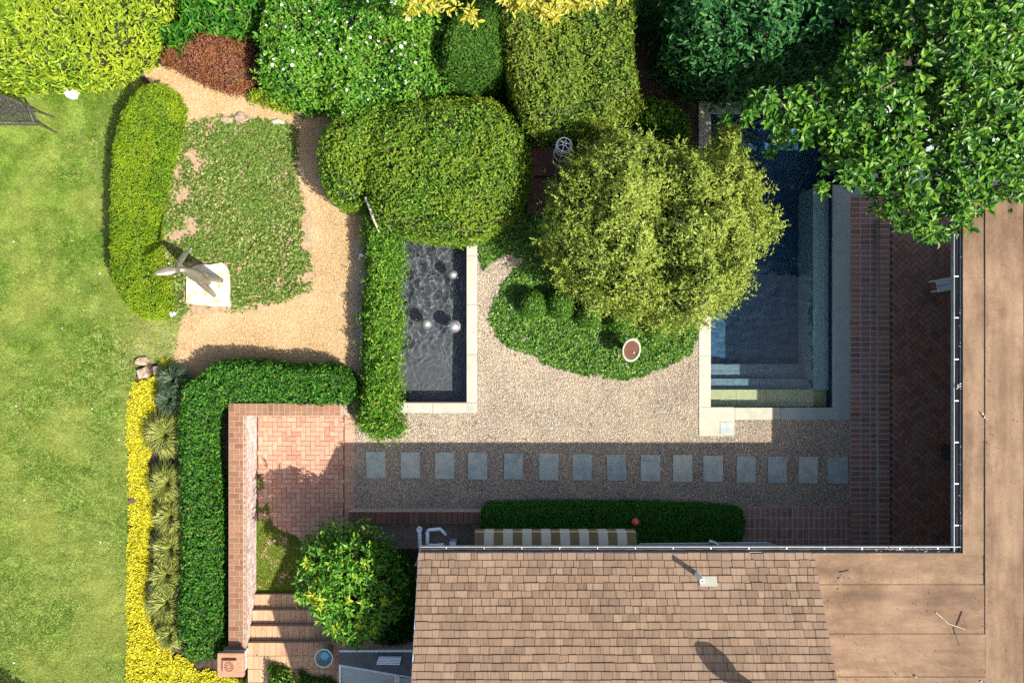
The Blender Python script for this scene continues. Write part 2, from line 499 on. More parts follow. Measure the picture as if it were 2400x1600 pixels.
def poly_world(px, zt, sub=4, lo=0.1, hi=0.85):
    """outline seen in the picture -> footprint: edges facing away from the middle are seen at the top, edges facing it near the ground"""
    pp = smooth_poly(px, sub) if sub > 1 else np.array(px, float)
    area = 0.5 * np.sum(pp[:,0]*np.roll(pp[:,1],-1) - np.roll(pp[:,0],-1)*pp[:,1])
    tang = np.roll(pp, -1, 0) - np.roll(pp, 1, 0)
    nrm = np.stack([tang[:,1], -tang[:,0]], 1) * (1 if area > 0 else -1)
    nrm /= np.linalg.norm(nrm, axis=1)[:,None] + 1e-9
    rad = pp - np.array([1200, 800.0]); rad /= np.linalg.norm(rad, axis=1)[:,None] + 1e-9
    t = smooth(-0.5, 0.5, (nrm * rad).sum(1))
    z = zt * (lo + (hi - lo) * t)
    k = (CAMH - z) / CAMH / 100.0
    return np.stack([(pp[:,0]-1200)*k, (800-pp[:,1])*k], 1)

def inside(poly, x, y):
    r = np.zeros(len(x), bool)
    x0, y0 = poly[:,0], poly[:,1]; x1, y1 = np.roll(x0,-1), np.roll(y0,-1)
    for a, b, c, d in zip(x0, y0, x1, y1):
        if b == d: continue
        cnd = ((b > y) != (d > y))
        r ^= cnd & (x < (c - a) * (y - b) / (d - b) + a)
    return r

def dist_poly(poly, x, y):
    """distance to the outline and unit vector from the nearest outline point to (x,y)"""
    best = np.full(len(x), 1e9); bx = np.zeros(len(x)); by = np.zeros(len(x))
    q = np.roll(poly, -1, 0)
    for (a, b), (c, d) in zip(poly, q):
        ex, ey = c - a, d - b; l2 = ex*ex + ey*ey + 1e-12
        t = np.clip(((x-a)*ex + (y-b)*ey) / l2, 0, 1)
        nx, ny = a + t*ex, b + t*ey
        dd = (x-nx)**2 + (y-ny)**2
        m = dd < best
        best[m] = dd[m]; bx[m] = nx[m]; by[m] = ny[m]
    dist = np.sqrt(best)
    return dist, bx, by

def sample_poly(poly, n):
    lo, hi = poly.min(0), poly.max(0)
    a = abs(0.5*np.sum(poly[:,0]*np.roll(poly[:,1],-1) - np.roll(poly[:,0],-1)*poly[:,1]))
    bb = np.prod(hi - lo)
    m = int(n * bb / max(a, 1e-6) * 1.02) + 10
    x = rng.uniform(lo[0], hi[0], m); y = rng.uniform(lo[1], hi[1], m)
    i = inside(poly, x, y)
    return x[i], y[i], a

def area_of(poly):
    return abs(0.5*np.sum(poly[:,0]*np.roll(poly[:,1],-1) - np.roll(poly[:,0],-1)*poly[:,1]))

# leaf templates: along x 0..1, across y, lift z
T_DIA = (np.array([[0,0,0],[.45,.5,.10],[1,0,-.05],[.45,-.5,.10]]), [[0,1,2,3]])
T_OVAL = (np.array([[0,0,0],[.28,.42,.08],[.68,.40,.08],[1,0,-.10],[.68,-.40,.08],[.28,-.42,.08],[.5,0,.0]]),
          [[0,6,2,1],[6,3,2,2],[0,5,4,6],[6,4,3,3]])
T_BIG = (np.array([[0,0,0],[.3,0,.02],[.65,0,.0],[1,0,-.12],
                   [.3,.42,.12],[.65,.44,.10],[.3,-.42,.12],[.65,-.44,.10]]),
         [[0,1,4],[1,2,5],[1,5,4],[2,3,5],[0,6,1],[1,7,2],[1,6,7],[2,7,3]])
T_OVAL = (np.array([[0,0,0],[.5,0,0],[1,0,-.10],[.3,.45,.09],[.72,.38,.07],[.3,-.45,.09],[.72,-.38,.07]]),
          [[0,1,3],[1,4,3],[1,2,4],[0,5,1],[1,5,6],[1,6,2]])
T_BLADE = (np.array([[0,.5,0],[0,-.5,0],[1,0,0]]), [[0,1,2]])

def rand_unit(n):
    v = rng.normal(size=(n,3)); return v / np.linalg.norm(v, axis=1)[:,None]

def leaves(name, pos, nrm, length, width, tmpl, mat, parent, tdir=None, jit=0.7, tj=1.0, singles=0, single_name="leaf", rnd=None):
    n = len(pos)
    nr = nrm + jit * rand_unit(n)
    nr /= np.linalg.norm(nr, axis=1)[:,None] + 1e-9
    t = rand_unit(n) * tj
    if tdir is not None: t = t + tdir
    t -= nr * (t * nr).sum(1)[:,None]
    t /= np.linalg.norm(t, axis=1)[:,None] + 1e-9
    b = np.cross(nr, t)
    tv, tf = tmpl
    if singles > 0:
        o = np.argsort(-pos[:,2])
        px = 1200 + pos[:,0]*1600/(CAMH-pos[:,2]); py = 800 - pos[:,1]*1600/(CAMH-pos[:,2])
        vis = (px > 10) & (px < 2390) & (py > 10) & (py < 1590)
        o = o[vis[o]]
        pick = o[:singles * 3: 3] if len(o) >= singles*3 else o[:singles]
        me = bpy.data.meshes.new(single_name)
        me.from_pydata([tuple(v) for v in tv], [], tf); me.materials.append(mat); me.update()
        pl = world_loc(parent) if parent else Vector()
        for i in pick:
            ob = bpy.data.objects.new(single_name, me)
            T, B, NN = Vector(t[i])*float(length[i]), Vector(b[i])*float(width[i]), Vector(nr[i])*float(length[i])
            mt = Matrix((T, B, NN)).transposed().to_4x4()
            mt.translation = Vector(pos[i]) - pl
            link(ob, parent); ob.matrix_basis = mt
        keep = np.ones(n, bool); keep[pick] = False
        pos, nr, t, b, length, width = pos[keep], nr[keep], t[keep], b[keep], length[keep], width[keep]
        if rnd is not None: rnd = rnd[keep]
        n = len(pos)
    k = len(tv)
    V = (pos[:,None,:] + tv[None,:,0:1]*length[:,None,None]*t[:,None,:] + tv[None,:,1:2]*width[:,None,None]*b[:,None,:]
         + tv[None,:,2:3]*length[:,None,None]*nr[:,None,:]).reshape(-1,3)
    tfa = np.array(tf); F = (tfa[None] + (np.arange(n)*k)[:,None,None]).reshape(-1, tfa.shape[1])
    if rnd is None: rnd = rng.uniform(0, 1, n)
    return mesh_np(name, V, F, mat, parent, rnd=np.repeat(rnd, len(tf)))

TOPS = {}
def shrub(name, label, cat, px, zt, r=.2, leaf=.06, aspect=.55, cover=3.0, mat='box_dark', tmpl=T_DIA, bump_a=.04, bump_s=.4, zb=0.0,
          depth=.07, sub=4, group=None, tz=.0, trunk=True, core_drop=.10, jit=.7, seed=1, edge_jit=.03, singles=0, foliage="foliage",
          lo=.1, hi=.85, dens_noise=0.0, trunk_r=.03, side=1.0, base_z=0.0, tdir=None, fine=.03):
    poly = poly_world(px, zt, sub, lo, hi)
    cx, cy = poly.mean(0)
    root = empty(name, (cx, cy, base_z), label, cat, group)
    la = .5 * leaf * leaf * aspect
    def top(x, y, d):
        u = np.clip(d / r, 0, 1)
        return zt - r * (1 - np.sqrt(np.clip(1 - (1-u)**2, 0, 1))) + bump_a * vnoise(x, y, bump_s, seed) * (.35 + .65*u) + fine * vnoise(x, y, .15, seed + 7, 2)
    A = area_of(poly)
    x, y, _ = sample_poly(poly, int(A * cover / la))
    d, bx, by = dist_poly(poly, x, y)
    u = np.clip(d / r, 0, 1)
    ox, oy = (bx - x) / (d + 1e-6), (by - y) / (d + 1e-6)
    z = top(x, y, d) - rng.exponential(depth, len(x)) * .7 + rng.normal(0, .012, len(x))
    nrm = np.stack([ox*(1-u), oy*(1-u), u + .15], 1)
    pos = np.stack([x, y, np.maximum(z, zb)], 1)
    # sides
    q = np.roll(poly, -1, 0); seg = np.linalg.norm(q - poly, axis=1); per = seg.sum()
    hs = max(zt - r - zb, 0.02)
    ns = int(per * hs * cover * .8 * side / la)
    if ns > 0:
        c = np.cumsum(seg); s = rng.uniform(0, per, ns); i = np.searchsorted(c, s)
        f = (s - (c[i]-seg[i])) / seg[i]
        p = poly[i] + (q[i]-poly[i]) * f[:,None]
        sg = 1 if np.sum(poly[:,0]*q[:,1]-q[:,0]*poly[:,1]) > 0 else -1
        nn = np.stack([(q-poly)[i,1], -(q-poly)[i,0]], 1) * sg / seg[i][:,None]
        off = rng.normal(0, edge_jit, ns) - rng.exponential(depth*.5, ns) + .02
        p = p + nn * off[:,None]
        zz = rng.uniform(zb, zt - r, ns)
        pos = np.concatenate([pos, np.stack([p[:,0], p[:,1], zz], 1)])
        nrm = np.concatenate([nrm, np.stack([nn[:,0], nn[:,1], np.full(ns, .25)], 1)])
    if dens_noise > 0:
        keep = rng.uniform(-1, 1, len(pos)) * .35 + vnoise(pos[:,0], pos[:,1], .7, seed+9) > -1 + dens_noise
        pos, nrm = pos[keep], nrm[keep]
    n = len(pos)
    ln = leaf * rng.uniform(.7, 1.3, n)
    wd = ln * aspect * rng.uniform(.8, 1.2, n)
    td = np.stack([np.zeros(n), np.zeros(n), np.full(n, tz)], 1) + nrm * .3
    if tdir is not None: td = td + np.array(tdir)
    leaves(foliage, pos, nrm, ln, wd, tmpl, M[mat], root, td, jit, 1.0, singles)
    # added dark core: closed height field under the leaves, painted shade in the gaps
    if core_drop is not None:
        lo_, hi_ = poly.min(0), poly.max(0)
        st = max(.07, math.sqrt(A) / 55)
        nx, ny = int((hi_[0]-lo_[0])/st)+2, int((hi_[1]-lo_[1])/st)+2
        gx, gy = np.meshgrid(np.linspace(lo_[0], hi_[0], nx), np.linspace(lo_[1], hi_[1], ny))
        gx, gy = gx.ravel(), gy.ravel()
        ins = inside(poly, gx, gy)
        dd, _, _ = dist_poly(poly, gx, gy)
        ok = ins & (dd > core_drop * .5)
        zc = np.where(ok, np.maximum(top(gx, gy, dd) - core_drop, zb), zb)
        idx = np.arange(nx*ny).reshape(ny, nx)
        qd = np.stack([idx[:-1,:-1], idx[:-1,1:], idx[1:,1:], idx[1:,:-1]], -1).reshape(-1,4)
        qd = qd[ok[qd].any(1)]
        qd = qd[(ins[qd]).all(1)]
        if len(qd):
            mesh_np("shade_core", np.stack([gx, gy, zc], 1), qd, M['twig'], root)
    if trunk:
        tb = MB()
        for k in range(3 if trunk_r < .05 else 1):
            a = rng.uniform(0, 6.28); rr = .12 if trunk_r < .05 else 0
            c0 = poly_center(poly)
            p0 = Vector((c0[0]+rr*math.cos(a), c0[1]+rr*math.sin(a), base_z-.02))
            p2 = Vector((c0[0]+2.2*rr*math.cos(a), c0[1]+2.2*rr*math.sin(a), max(zt*.75, zb+.1)))
            tb.tube([p0, (p0+p2)/2 + Vector((.02,.03,0)), p2], [trunk_r, trunk_r*.8, trunk_r*.4], 7)
        tb.build("stem" if trunk_r < .05 else "trunk", M['bark'], root)
    TOPS[root.name] = top
    return root, poly

def sprays(root, poly, top, zb, K, length, leaf, asp, mat, tmpl, side=.6, m=12, name="shoots"):
    """leafy shoots that stick out of the clipped or rounded outline"""
    q = np.roll(poly, -1, 0); seg = np.linalg.norm(q-poly, axis=1); c = np.cumsum(seg)
    sg = 1 if np.sum(poly[:,0]*q[:,1]-q[:,0]*poly[:,1]) > 0 else -1
    ks = int(K*side); sv = rng.uniform(0, c[-1], ks); i = np.searchsorted(c, sv)
    f_ = (sv-(c[i]-seg[i]))/seg[i]; pb = poly[i] + (q[i]-poly[i])*f_[:,None]
    nn = np.stack([(q-poly)[i,1], -(q-poly)[i,0]], 1)*sg/seg[i][:,None]
    zt_ = top(pb[:,0], pb[:,1], np.zeros(ks))
    P0 = np.column_stack([pb - nn*.06, zb + (zt_-zb)*rng.uniform(.35, 1, ks)])
    D0 = np.column_stack([nn, rng.uniform(.0, .9, ks)]) + rng.normal(0, .45, (ks,3))
    x, y, _ = sample_poly(poly, K-ks); d, bx, by = dist_poly(poly, x, y)
    P1 = np.column_stack([x, y, top(x, y, d)-.05]); n1 = len(x)
    D1 = np.column_stack([rng.normal(0,.55,n1), rng.normal(0,.55,n1), np.ones(n1)])
    P0 = np.concatenate([P0, P1]); D0 = np.concatenate([D0, D1]); D0 /= np.linalg.norm(D0, axis=1)[:,None]
    ln = length*rng.uniform(.5, 1.3, len(P0))
    t = (np.arange(m)+.5)/m
    pos = (P0[:,None,:] + D0[:,None,:]*(ln[:,None]*t[None,:])[:,:,None]).reshape(-1,3)
    dd = np.repeat(D0, m, 0)*1.1 + rand_unit(len(pos))*1.2
    nr = np.tile([0,0,1.], (len(pos),1))
    l_ = leaf*rng.uniform(.6,1.2,len(pos))
    leaves(name, pos, nr, l_, l_*asp, tmpl, M[mat], root, dd*2, .6, .3, rnd=np.clip(rng.uniform(0,1,len(pos))*.7+.3,0,.99))

def poly_center(poly):
    x, y, _ = sample_poly(poly, 300)
    i = np.argmax(dist_poly(poly, x, y)[0])
    return x[i], y[i]

def limbs(root, base, tips, r0=.09, mat='bark', name="limb", fork=.45):
    for tp in tips:
        base_v = Vector(base); tp = Vector(tp)
        mid = base_v.lerp(tp, .5) + Vector((rng.normal(0,.08), rng.normal(0,.08), .12))
        MB().tube([base_v, mid, tp], [r0, r0*.6, r0*.2], 7).build(name, M[mat], root)

# ------------------------------------------------------------------ SETTING: ground sheets
def sheet(name, pts, z, mat, kind='structure', sub=1, label=None):
    pp = smooth_poly(pts, sub) if sub > 1 else np.array(pts, float)
    vs = [P(a, b, z) for a, b in pp]
    # orientation up
    ar = sum(vs[i].x*vs[(i+1)%len(vs)].y - vs[(i+1)%len(vs)].x*vs[i].y for i in range(len(vs)))
    f = list(range(len(vs)))
    if ar < 0: f.reverse()
    o = mesh_np(name, [tuple(v) for v in vs], [f], mat)
    tag(o, label, None, None, kind)
    return o

POOL = dict(x0=4.64, x1=7.53, y0=-1.55, y1=5.34, ax1=8.2, ay=3.67)
FNT = dict(x0=-3.1, x1=-1.07, y0=-1.42, y1=3.2)

# ground with holes for the two pools: built from strips
def rects_mesh(name, rects, z, mat):
    mb = MB()
    for (x0, x1, y0, y1) in rects:
        mb.add([(x0,y0,z),(x1,y0,z),(x1,y1,z),(x0,y1,z)], [(0,1,2,3)])
    return tag(mb.build(name, mat), None, None, None, 'structure')
G = 60
rects_mesh("ground", [(-G, FNT['x0'], -G, G), (FNT['x0'], FNT['x1'], -G, FNT['y0']), (FNT['x0'], FNT['x1'], FNT['y1'], G),
                      (FNT['x1'], POOL['x0'], -G, G), (POOL['x0'], POOL['x1'], -G, POOL['y0']), (POOL['x0'], POOL['ax1'], POOL['y1'], G),
                      (POOL['x1'], POOL['ax1'], -G, POOL['ay']), (POOL['ax1'], G, -G, G)], -.02, M['soil'])

LAWN = [(-2400,195),(60,205),(150,214),(290,195),(330,190),(350,215),(330,300),(310,500),(320,690),(425,742),(418,780),(412,825),(392,852),(330,850),(312,900),(302,980),(300,1200),(300,2600),(-2400,2600)]
sheet("lawn", LAWN, .0, M['lawn'])
PATH = [(330,165),(420,150),(520,185),(620,215),(760,240),(790,330),(790,430),(880,500),(868,700),(868,900),(700,905),(440,905),(385,862),(408,820),(420,760),(400,700),(390,500),(410,300),(380,230)]
sheet("gravel_path", PATH, -.004, M['path'])
IVYBED = [(425,305),(470,275),(540,268),(620,280),(690,292),(702,340),(700,420),(728,500),(732,600),(740,650),(715,695),(640,712),(590,728),(545,735),(470,735),(410,745),(390,700),(375,560),(385,430)]
sheet("dry_bed", IVYBED, .004, M['litter'], sub=4)
# gravel court: around fountain and pool
rects_mesh("gravel_court", [(-3.8, FNT['x0']+.01, -4.85, -.9), (FNT['x0'], FNT['x1'], -4.85, FNT['y0']), (FNT['x1'], POOL['x0']-.2, -4.85, 2.6),
                            (POOL['x0']-.2, 7.93, -4.85, POOL['y0'])], .0, M['court'])

# ---- pebbles of the court (uncountable) : little 6 sided stones
def scatter_pebbles(name, polys_in, polys_out, dens, size, mat, z0, label=None):
    V = []; pos = []
    for pg, dn in polys_in:
        x, y, a = sample_poly(pg, int(area_of(pg) * dn))
        keep = np.ones(len(x), bool)
        for po in polys_out: keep &= ~inside(po, x, y)
        pos.append(np.stack([x[keep], y[keep]], 1))
    pos = np.concatenate(pos); n = len(pos)
    s = size * rng.uniform(.55, 1.35, n); a = rng.uniform(0, 6.28, n); el = rng.uniform(.6, 1, n)
    ang = np.linspace(0, 6.283, 6)[:5]
    vx = np.cos(ang)[None,:] * s[:,None]; vy = np.sin(ang)[None,:] * (s*el)[:,None]
    X = pos[:,0:1] + vx*np.cos(a)[:,None] - vy*np.sin(a)[:,None]
    Y = pos[:,1:2] + vx*np.sin(a)[:,None] + vy*np.cos(a)[:,None]
    zb = np.full((n,5), z0) + rng.normal(0, .25, (n,5))*s[:,None] - .2*s[:,None]
    top = np.stack([pos[:,0] + rng.normal(0,.3,n)*s, pos[:,1] + rng.normal(0,.3,n)*s, z0 + s*rng.uniform(.5,1.0,n)], 1)
    vv = np.concatenate([np.stack([X, Y, zb], 2), top[:,None,:]], 1).reshape(-1,3)
    tf = np.array([[0,1,5],[1,2,5],[2,3,5],[3,4,5],[4,0,5]])
    F = (tf[None] + (np.arange(n)*6)[:,None,None]).reshape(-1,3)
    o = mesh_np(name, vv, F, mat, rnd=np.repeat(rng.uniform(0,1,n), 5), smooth_sh=False)
    return tag(o, label, None, None, 'stuff')

def pxpoly(pts, z=0.0, sub=1):
    pp = smooth_poly(pts, sub) if sub > 1 else np.array(pts, float)
    k = (CAMH - z) / CAMH / 100.0
    return np.stack([(pp[:,0]-1200)*k, (800-pp[:,1])*k], 1)
def rectpoly(x0, x1, y0, y1):
    return np.array([[x0,y0],[x1,y0],[x1,y1],[x0,y1]])

IVY2 = [(1145,745),(1160,695),(1185,650),(1225,612),(1262,560),(1290,520),(1380,480),(1560,500),(1636,560),(1640,690),(1637,790),(1622,830),(1560,862),(1520,880),(1465,892),(1400,886),(1330,872),(1270,852),(1245,832),(1195,818),(1160,790)]
IVY3 = [(1120,560),(1180,530),(1250,490),(1310,520),(1300,600),(1275,640),(1235,612),(1190,596),(1160,612),(1122,640)]
w_ivy2, w_ivy3 = pxpoly(IVY2), pxpoly(IVY3)
fnt_out = rectpoly(-3.3, -.81, -1.68, 3.3)
pool_out = rectpoly(4.36, 7.9, -1.83, 6)
scatter_pebbles("pea_gravel", [(rectpoly(-3.78, 4.36, -2.4, 2.4), 2900), (rectpoly(4.36, 7.9, -2.4, -1.83), 2900), (rectpoly(-3.78, 7.9, -4.0, -2.4), 2300)],
                [fnt_out, w_ivy2, w_ivy3], 2300, .0155, M['pebble'], .004, "tan pea gravel covering the courtyard between the two pools")
scatter_pebbles("path_grit", [(pxpoly(PATH), 2600)], [rectpoly(-8.1,-5.2,.9,5.0)], 2600, .012, M['grit'], .0, "orange grit on the garden path round the ivy patch")

# ---- lawn grass
def grass_field(name, poly, n, hgt, width, mat, z0, keepf=None, label=None):
    x, y, _ = sample_poly(poly, n)
    if keepf is not None:
        k = keepf(x, y); x, y = x[k], y[k]
    n = len(x)
    pos = np.stack([x, y, np.full(n, z0)], 1)
    lean = vnoise(x, y, .5, 31, 3)*3.5 + rng.normal(0, 1.1, n)
    t = np.stack([np.cos(lean), np.sin(lean), np.full(n, .4)], 1)
    ln = hgt * rng.uniform(.6, 1.4, n)
    t /= np.linalg.norm(t, axis=1)[:,None]
    b = np.stack([-np.sin(lean), np.cos(lean), np.zeros(n)], 1)
    V = np.stack([pos + b*width/2, pos - b*width/2, pos + t*ln[:,None]], 1).reshape(-1,3)
    F = np.arange(3*n).reshape(-1,3)
    o = mesh_np(name, V, F, mat, rnd=np.clip(rng.uniform(0,1,n)*.9 + .05 + .2*vnoise(x, y, 2.0, 5, 3) + .22*vnoise(x, y, .22, 6, 2) + .5*smooth(-4, 3, y) - .14, 0, .99))
    return tag(o, label, None, None, 'stuff')
lawnp = pxpoly(LAWN)
lawnp = np.clip(lawnp, [-13.6, -9.0], [9, 9])
def lawn_keep(x, y):
    bare = vnoise(x, y, 1.3, 77, 3)
    near = np.exp(-((x+8.3)**2/1.6 + (y-0.15)**2/.5)) + .8*np.exp(-((x+8.7)**2/.8 + (y+.6)**2/.3)) + .7*np.exp(-((x+9.5)**2/2 + (y-4.4)**2/.8))
    return rng.uniform(0,1,len(x)) > np.clip(.12*bare + .95*near, 0, .85)
grass_field("lawn_grass", lawnp, 450000, .095, .017, M['lawnblade'], .0, lawn_keep, "mown green lawn grass along the left side of the garden")

# ------------------------------------------------------------------ bricks
def brick_mesh(lx, ly, lz, ch=.006):
    key = (round(lx,4), round(ly,4), round(lz,4), ch)
    if key not in _bm:
        mb = MB().box(-lx/2, lx/2, -ly/2, ly/2, -lz, 0, ch)
        me = bpy.data.meshes.new("brick")
        me.from_pydata(mb.v, [], mb.f); me.update()
        _bm[key] = me
    return _bm[key]
_bm = {}

def put_brick(name, me, mat, loc, rot, parent):
    if not me.materials: me.materials.append(mat)
    elif me.materials[0] != mat:
        k = (me.name, mat.name)
        if k not in _bm2:
            c = me.copy(); c.materials.clear(); c.materials.append(mat); _bm2[k] = c
        me = _bm2[k]
    o = bpy.data.objects.new(name, me)
    link(o, parent)
    o.location = Vector(loc) - (world_loc(parent) if parent else Vector())
    o.rotation_euler = (rng.normal(0, .0035), rng.normal(0, .0035), rot)
    return o
_bm2 = {}

def pave(parent, bricks, mat, z, lz, limit=300, name="brick", order=None, ch=.006):
    """bricks: list of (cx, cy, lx, ly, rot). The first `limit` by order are single parts, the rest one joined part"""
    if order is not None: bricks = sorted(bricks, key=order)
    rest = MB()
    for i, (cx, cy, lx, ly, rot) in enumerate(bricks):
        dz = rng.normal(0, .0012)
        if i < limit:
            put_brick(name, brick_mesh(lx, ly, lz, ch), mat, (cx, cy, z + dz), rot, parent)
        else:
            mb = MB().box(-lx/2, lx/2, -ly/2, ly/2, -lz, 0, ch)
            c, s = math.cos(rot), math.sin(rot)
            rest.add([(cx + vx*c - vy*s, cy + vx*s + vy*c, z + dz + vz) for vx, vy, vz in mb.v], mb.f, random.random())
    if rest.v:
        tag(rest.build("brick_field", mat, parent), None, None, None, 'stuff')

def herring(x0, x1, y0, y1, W, gap, ang=0.0):
    """herringbone bricks (2W x W) covering the rectangle; cut at the edges when ang = 0"""
    out = []
    cx0, cy0 = (x0+x1)/2, (y0+y1)/2
    c, s = math.cos(ang), math.sin(ang)
    rad = math.hypot(x1-x0, y1-y0)/2 + 2*W
    n = int(rad / W) + 2
    for i in range(-n, n):
        for j in range(-n, n):
            m = (i - j) % 4
            if m == 0: a, b, d, e = i*W, j*W, 2*W, W
            elif m == 3: a, b, d, e = i*W, j*W, W, 2*W
            else: continue
            if ang == 0.0:
                X0, X1 = max(cx0+a, x0), min(cx0+a+d, x1); Y0, Y1 = max(cy0+b, y0), min(cy0+b+e, y1)
                if X1-X0 < .03 or Y1-Y0 < .03: continue
                out.append(((X0+X1)/2, (Y0+Y1)/2, round(X1-X0-gap,3), round(Y1-Y0-gap,3), 0.0))
            else:
                mx, my = a + d/2, b + e/2
                wx, wy = cx0 + mx*c - my*s, cy0 + mx*s + my*c
                if x0 - .02 < wx < x1 + .02 and y0 - .02 < wy < y1 + .02:
                    out.append((wx, wy, d-gap, e-gap, ang))
    return out

# ---- patio between the L wall and the court
pat = empty("brick_patio", (-4.9, -3.7, 0)); tag(pat, None, None, None, 'structure')
mb = MB().box(-5.985, -3.66, -5.87, -1.672, -.12, -.004); mb.build("mortar_bed", M['mortar_dark'], pat)
pb = herring(-5.97, -3.93, -5.865, -1.68, .111, .007)
pave(pat, pb, M['patio'], .006, .05, 300, order=lambda b: -b[1])
edge = [(-3.80, -1.74 - .125*i, .235, .117, 0.0) for i in range(30)]
eb = empty("brick_edging", (-3.8, -3.6, 0)); tag(eb, None, None, None, 'structure')
MB().box(-3.925, -3.675, -5.5, -1.67, -.05, .0).build("mortar_bed", M['mortar'], eb)
pave(eb, edge, M['patio'], .008, .05, 300)
# moss over the south end of the patio
def moss():
    poly = pxpoly([(600,1120),(625,1150),(640,1230),(700,1260),(715,1320),(690,1384),(600,1386)], sub=3)
    x, y, _ = sample_poly(poly, 16000)
    k = vnoise(x, y, .35, 3) + rng.normal(0,.3,len(x)) + .9*smooth(-3.9,-5.0,y) - .25 > .0
    x, y = x[k], y[k]; n = len(x)
    o = leaves("moss", np.stack([x,y,np.full(n,.009)],1), np.tile([0,0,1.],(n,1)), np.full(n,.035), np.full(n,.03), T_DIA, leaf_mat("moss_leaf",[L(96,128,20),L(132,160,36),L(160,180,60)]), None)
    tag(o, "green moss creeping over the sunlit end of the brick patio", None, None, 'stuff')
moss()

# ---- steps rising south of the patio
st = empty("brick_steps", (-5.2, -6.4, 0), "four sunlit brick steps climbing beside the whitewashed wall", "steps")
SY = [-5.868, -6.18, -6.485, -6.803]
for k, y in enumerate(SY):
    z = .14*(k+1)
    y2 = SY[k+1] if k < 3 else -8.8
    t = MB().box(-5.98, -3.0 if k < 3 else -1.6, y2 - (.02 if k < 3 else 0), y - .012, -.02, z - .012).build("step", M['mortar'], st)
    br = []
    rows = [(y, y2)] if k < 3 else [(y - .3*i, y - .3*(i+1)) for i in range(4)]
    for (a, b_) in rows:
        w_ = abs(b_-a)
        for i in range(20):
            br.append((-5.92 + .125*i, (a+b_)/2, .117, w_-.008, 0.0))
    for (cx, cy, lx, ly, rot) in br:
        if cx < -3.35: put_brick("brick", brick_mesh(lx, round(ly,3), .05), M['step_brick'], (cx, cy, z), rot, t)

# ---- right hand terrace
ter = empty("brick_terrace", (9.5, -1, 0)); tag(ter, None, None, None, 'structure')
MB().box(8.56, 10.6, -5.2, 2.86, -.05, .108).build("mortar_bed", M['mortar_dark'], ter)
tb_ = herring(8.80, 10.5, -4.85, 2.85, .111, .007, R(45))
pave(ter, tb_, M['terrace'], .118, .03, 300, order=lambda b: b[0] + (1 if b[1] > 2.2 else 0))
nos = empty("terrace_step_edge", (8.67, -1, 0)); tag(nos, None, None, None, 'structure')
MB().box(8.552, 8.785, -4.85, 2.86, .0, .124).build("mortar_bed", M['mortar_grey'], nos)
pave(nos, [(8.665, 2.80 - .125*i, .235, .106, 0.0) for i in range(61)], M['terrace'], .128, .06, 300)
lst = empty("brick_walk", (8.2, -1, 0)); tag(lst, None, None, None, 'structure')
MB().box(7.92, 8.545, -4.85, 3.40, -.05, .0045).build("mortar_bed", M['mortar_grey'], lst)
wk = []
for i in range(66):
    y = 3.33 - .126*i
    if y < -4.8: break
    for x, lx in ((8.045, .228), (8.28, .212), (8.468, .132)):
        wk.append((x, y, lx, .107, 0.0))
pave(lst, wk, M['terrace'], .008, .05, 300)
bw = empty("brick_strip", (6.9, -4.3, 0)); tag(bw, None, None, None, 'structure')
MB().box(5.42, 7.915, -4.95, -3.87, -.05, .004).build("mortar_bed", M['mortar_grey'], bw)
wk = []
for i in range(20):
    for y in (-4.0, -4.25, -4.5, -4.75):
        wk.append((5.5 + .126*i, y, .107, .232, 0.0))
pave(bw, wk, M['terrace'], .009, .05, 300)
wk = []
bt = empty("brick_strip", (8.7, 3.1, 0)); tag(bt, None, None, None, 'structure')
MB().box(8.55, 10.6, 2.865, 3.4, -.05, .004).build("mortar_bed", M['mortar_grey'], bt)
pave(bt, [(8.62 + .126*i, y, .113, .245, 0.0) for i in range(15) for y in (2.995, 3.26)], M['terrace'], .009, .05, 300)

# ------------------------------------------------------------------ L shaped garden wall
HW = .69
wall = empty("garden_wall", (-6.17, -4, 0), "low L shaped brick wall with whitewashed inner face round the patio", "wall")
MB().box(-6.345, -5.985, -7.35, -1.40, -.02, HW-.06).box(-5.985, -3.80, -1.66, -1.40, -.02, HW-.061).build("wall_body", M['limeface'], wall)
MB().box(-6.355, -5.975, -7.35, -1.392, HW-.06, HW-.003).box(-5.975, -3.79, -1.668, -1.392, HW-.0605, HW-.0025).build("mortar_bed", M['mortar'], wall)
i = 0
y = -1.665
while y > -7.3:
    off = [.24, .125, .24, .12][i % 4]
    xs = [(-6.352, -6.352 + off), (-6.352 + off, -6.03)]
    for a, b_ in xs:
        put_brick("brick", brick_mesh(round(b_-a-.012,3), .112, .07, .003), M['cap'], ((a+b_)/2, y - .062, HW+.002), 0, wall)
    put_brick("brick", brick_mesh(.045, .113, .07), M['cap'], (-6.0, y - .062, HW-.003), 0, wall)
    y -= .124; i += 1
x = -6.352; i = 0
while x < -3.85:
    off = [.19, .20, .07, .19][i % 4]
    ys = [(-1.395 - off, -1.395), (-1.665, -1.395 - off)]
    for a, b_ in ys:
        put_brick("brick", brick_mesh(.113, round(b_-a-.012,3), .07, .003), M['cap'], (x + .062, (a+b_)/2, HW+.003), 0, wall)
    x += .1255; i += 1
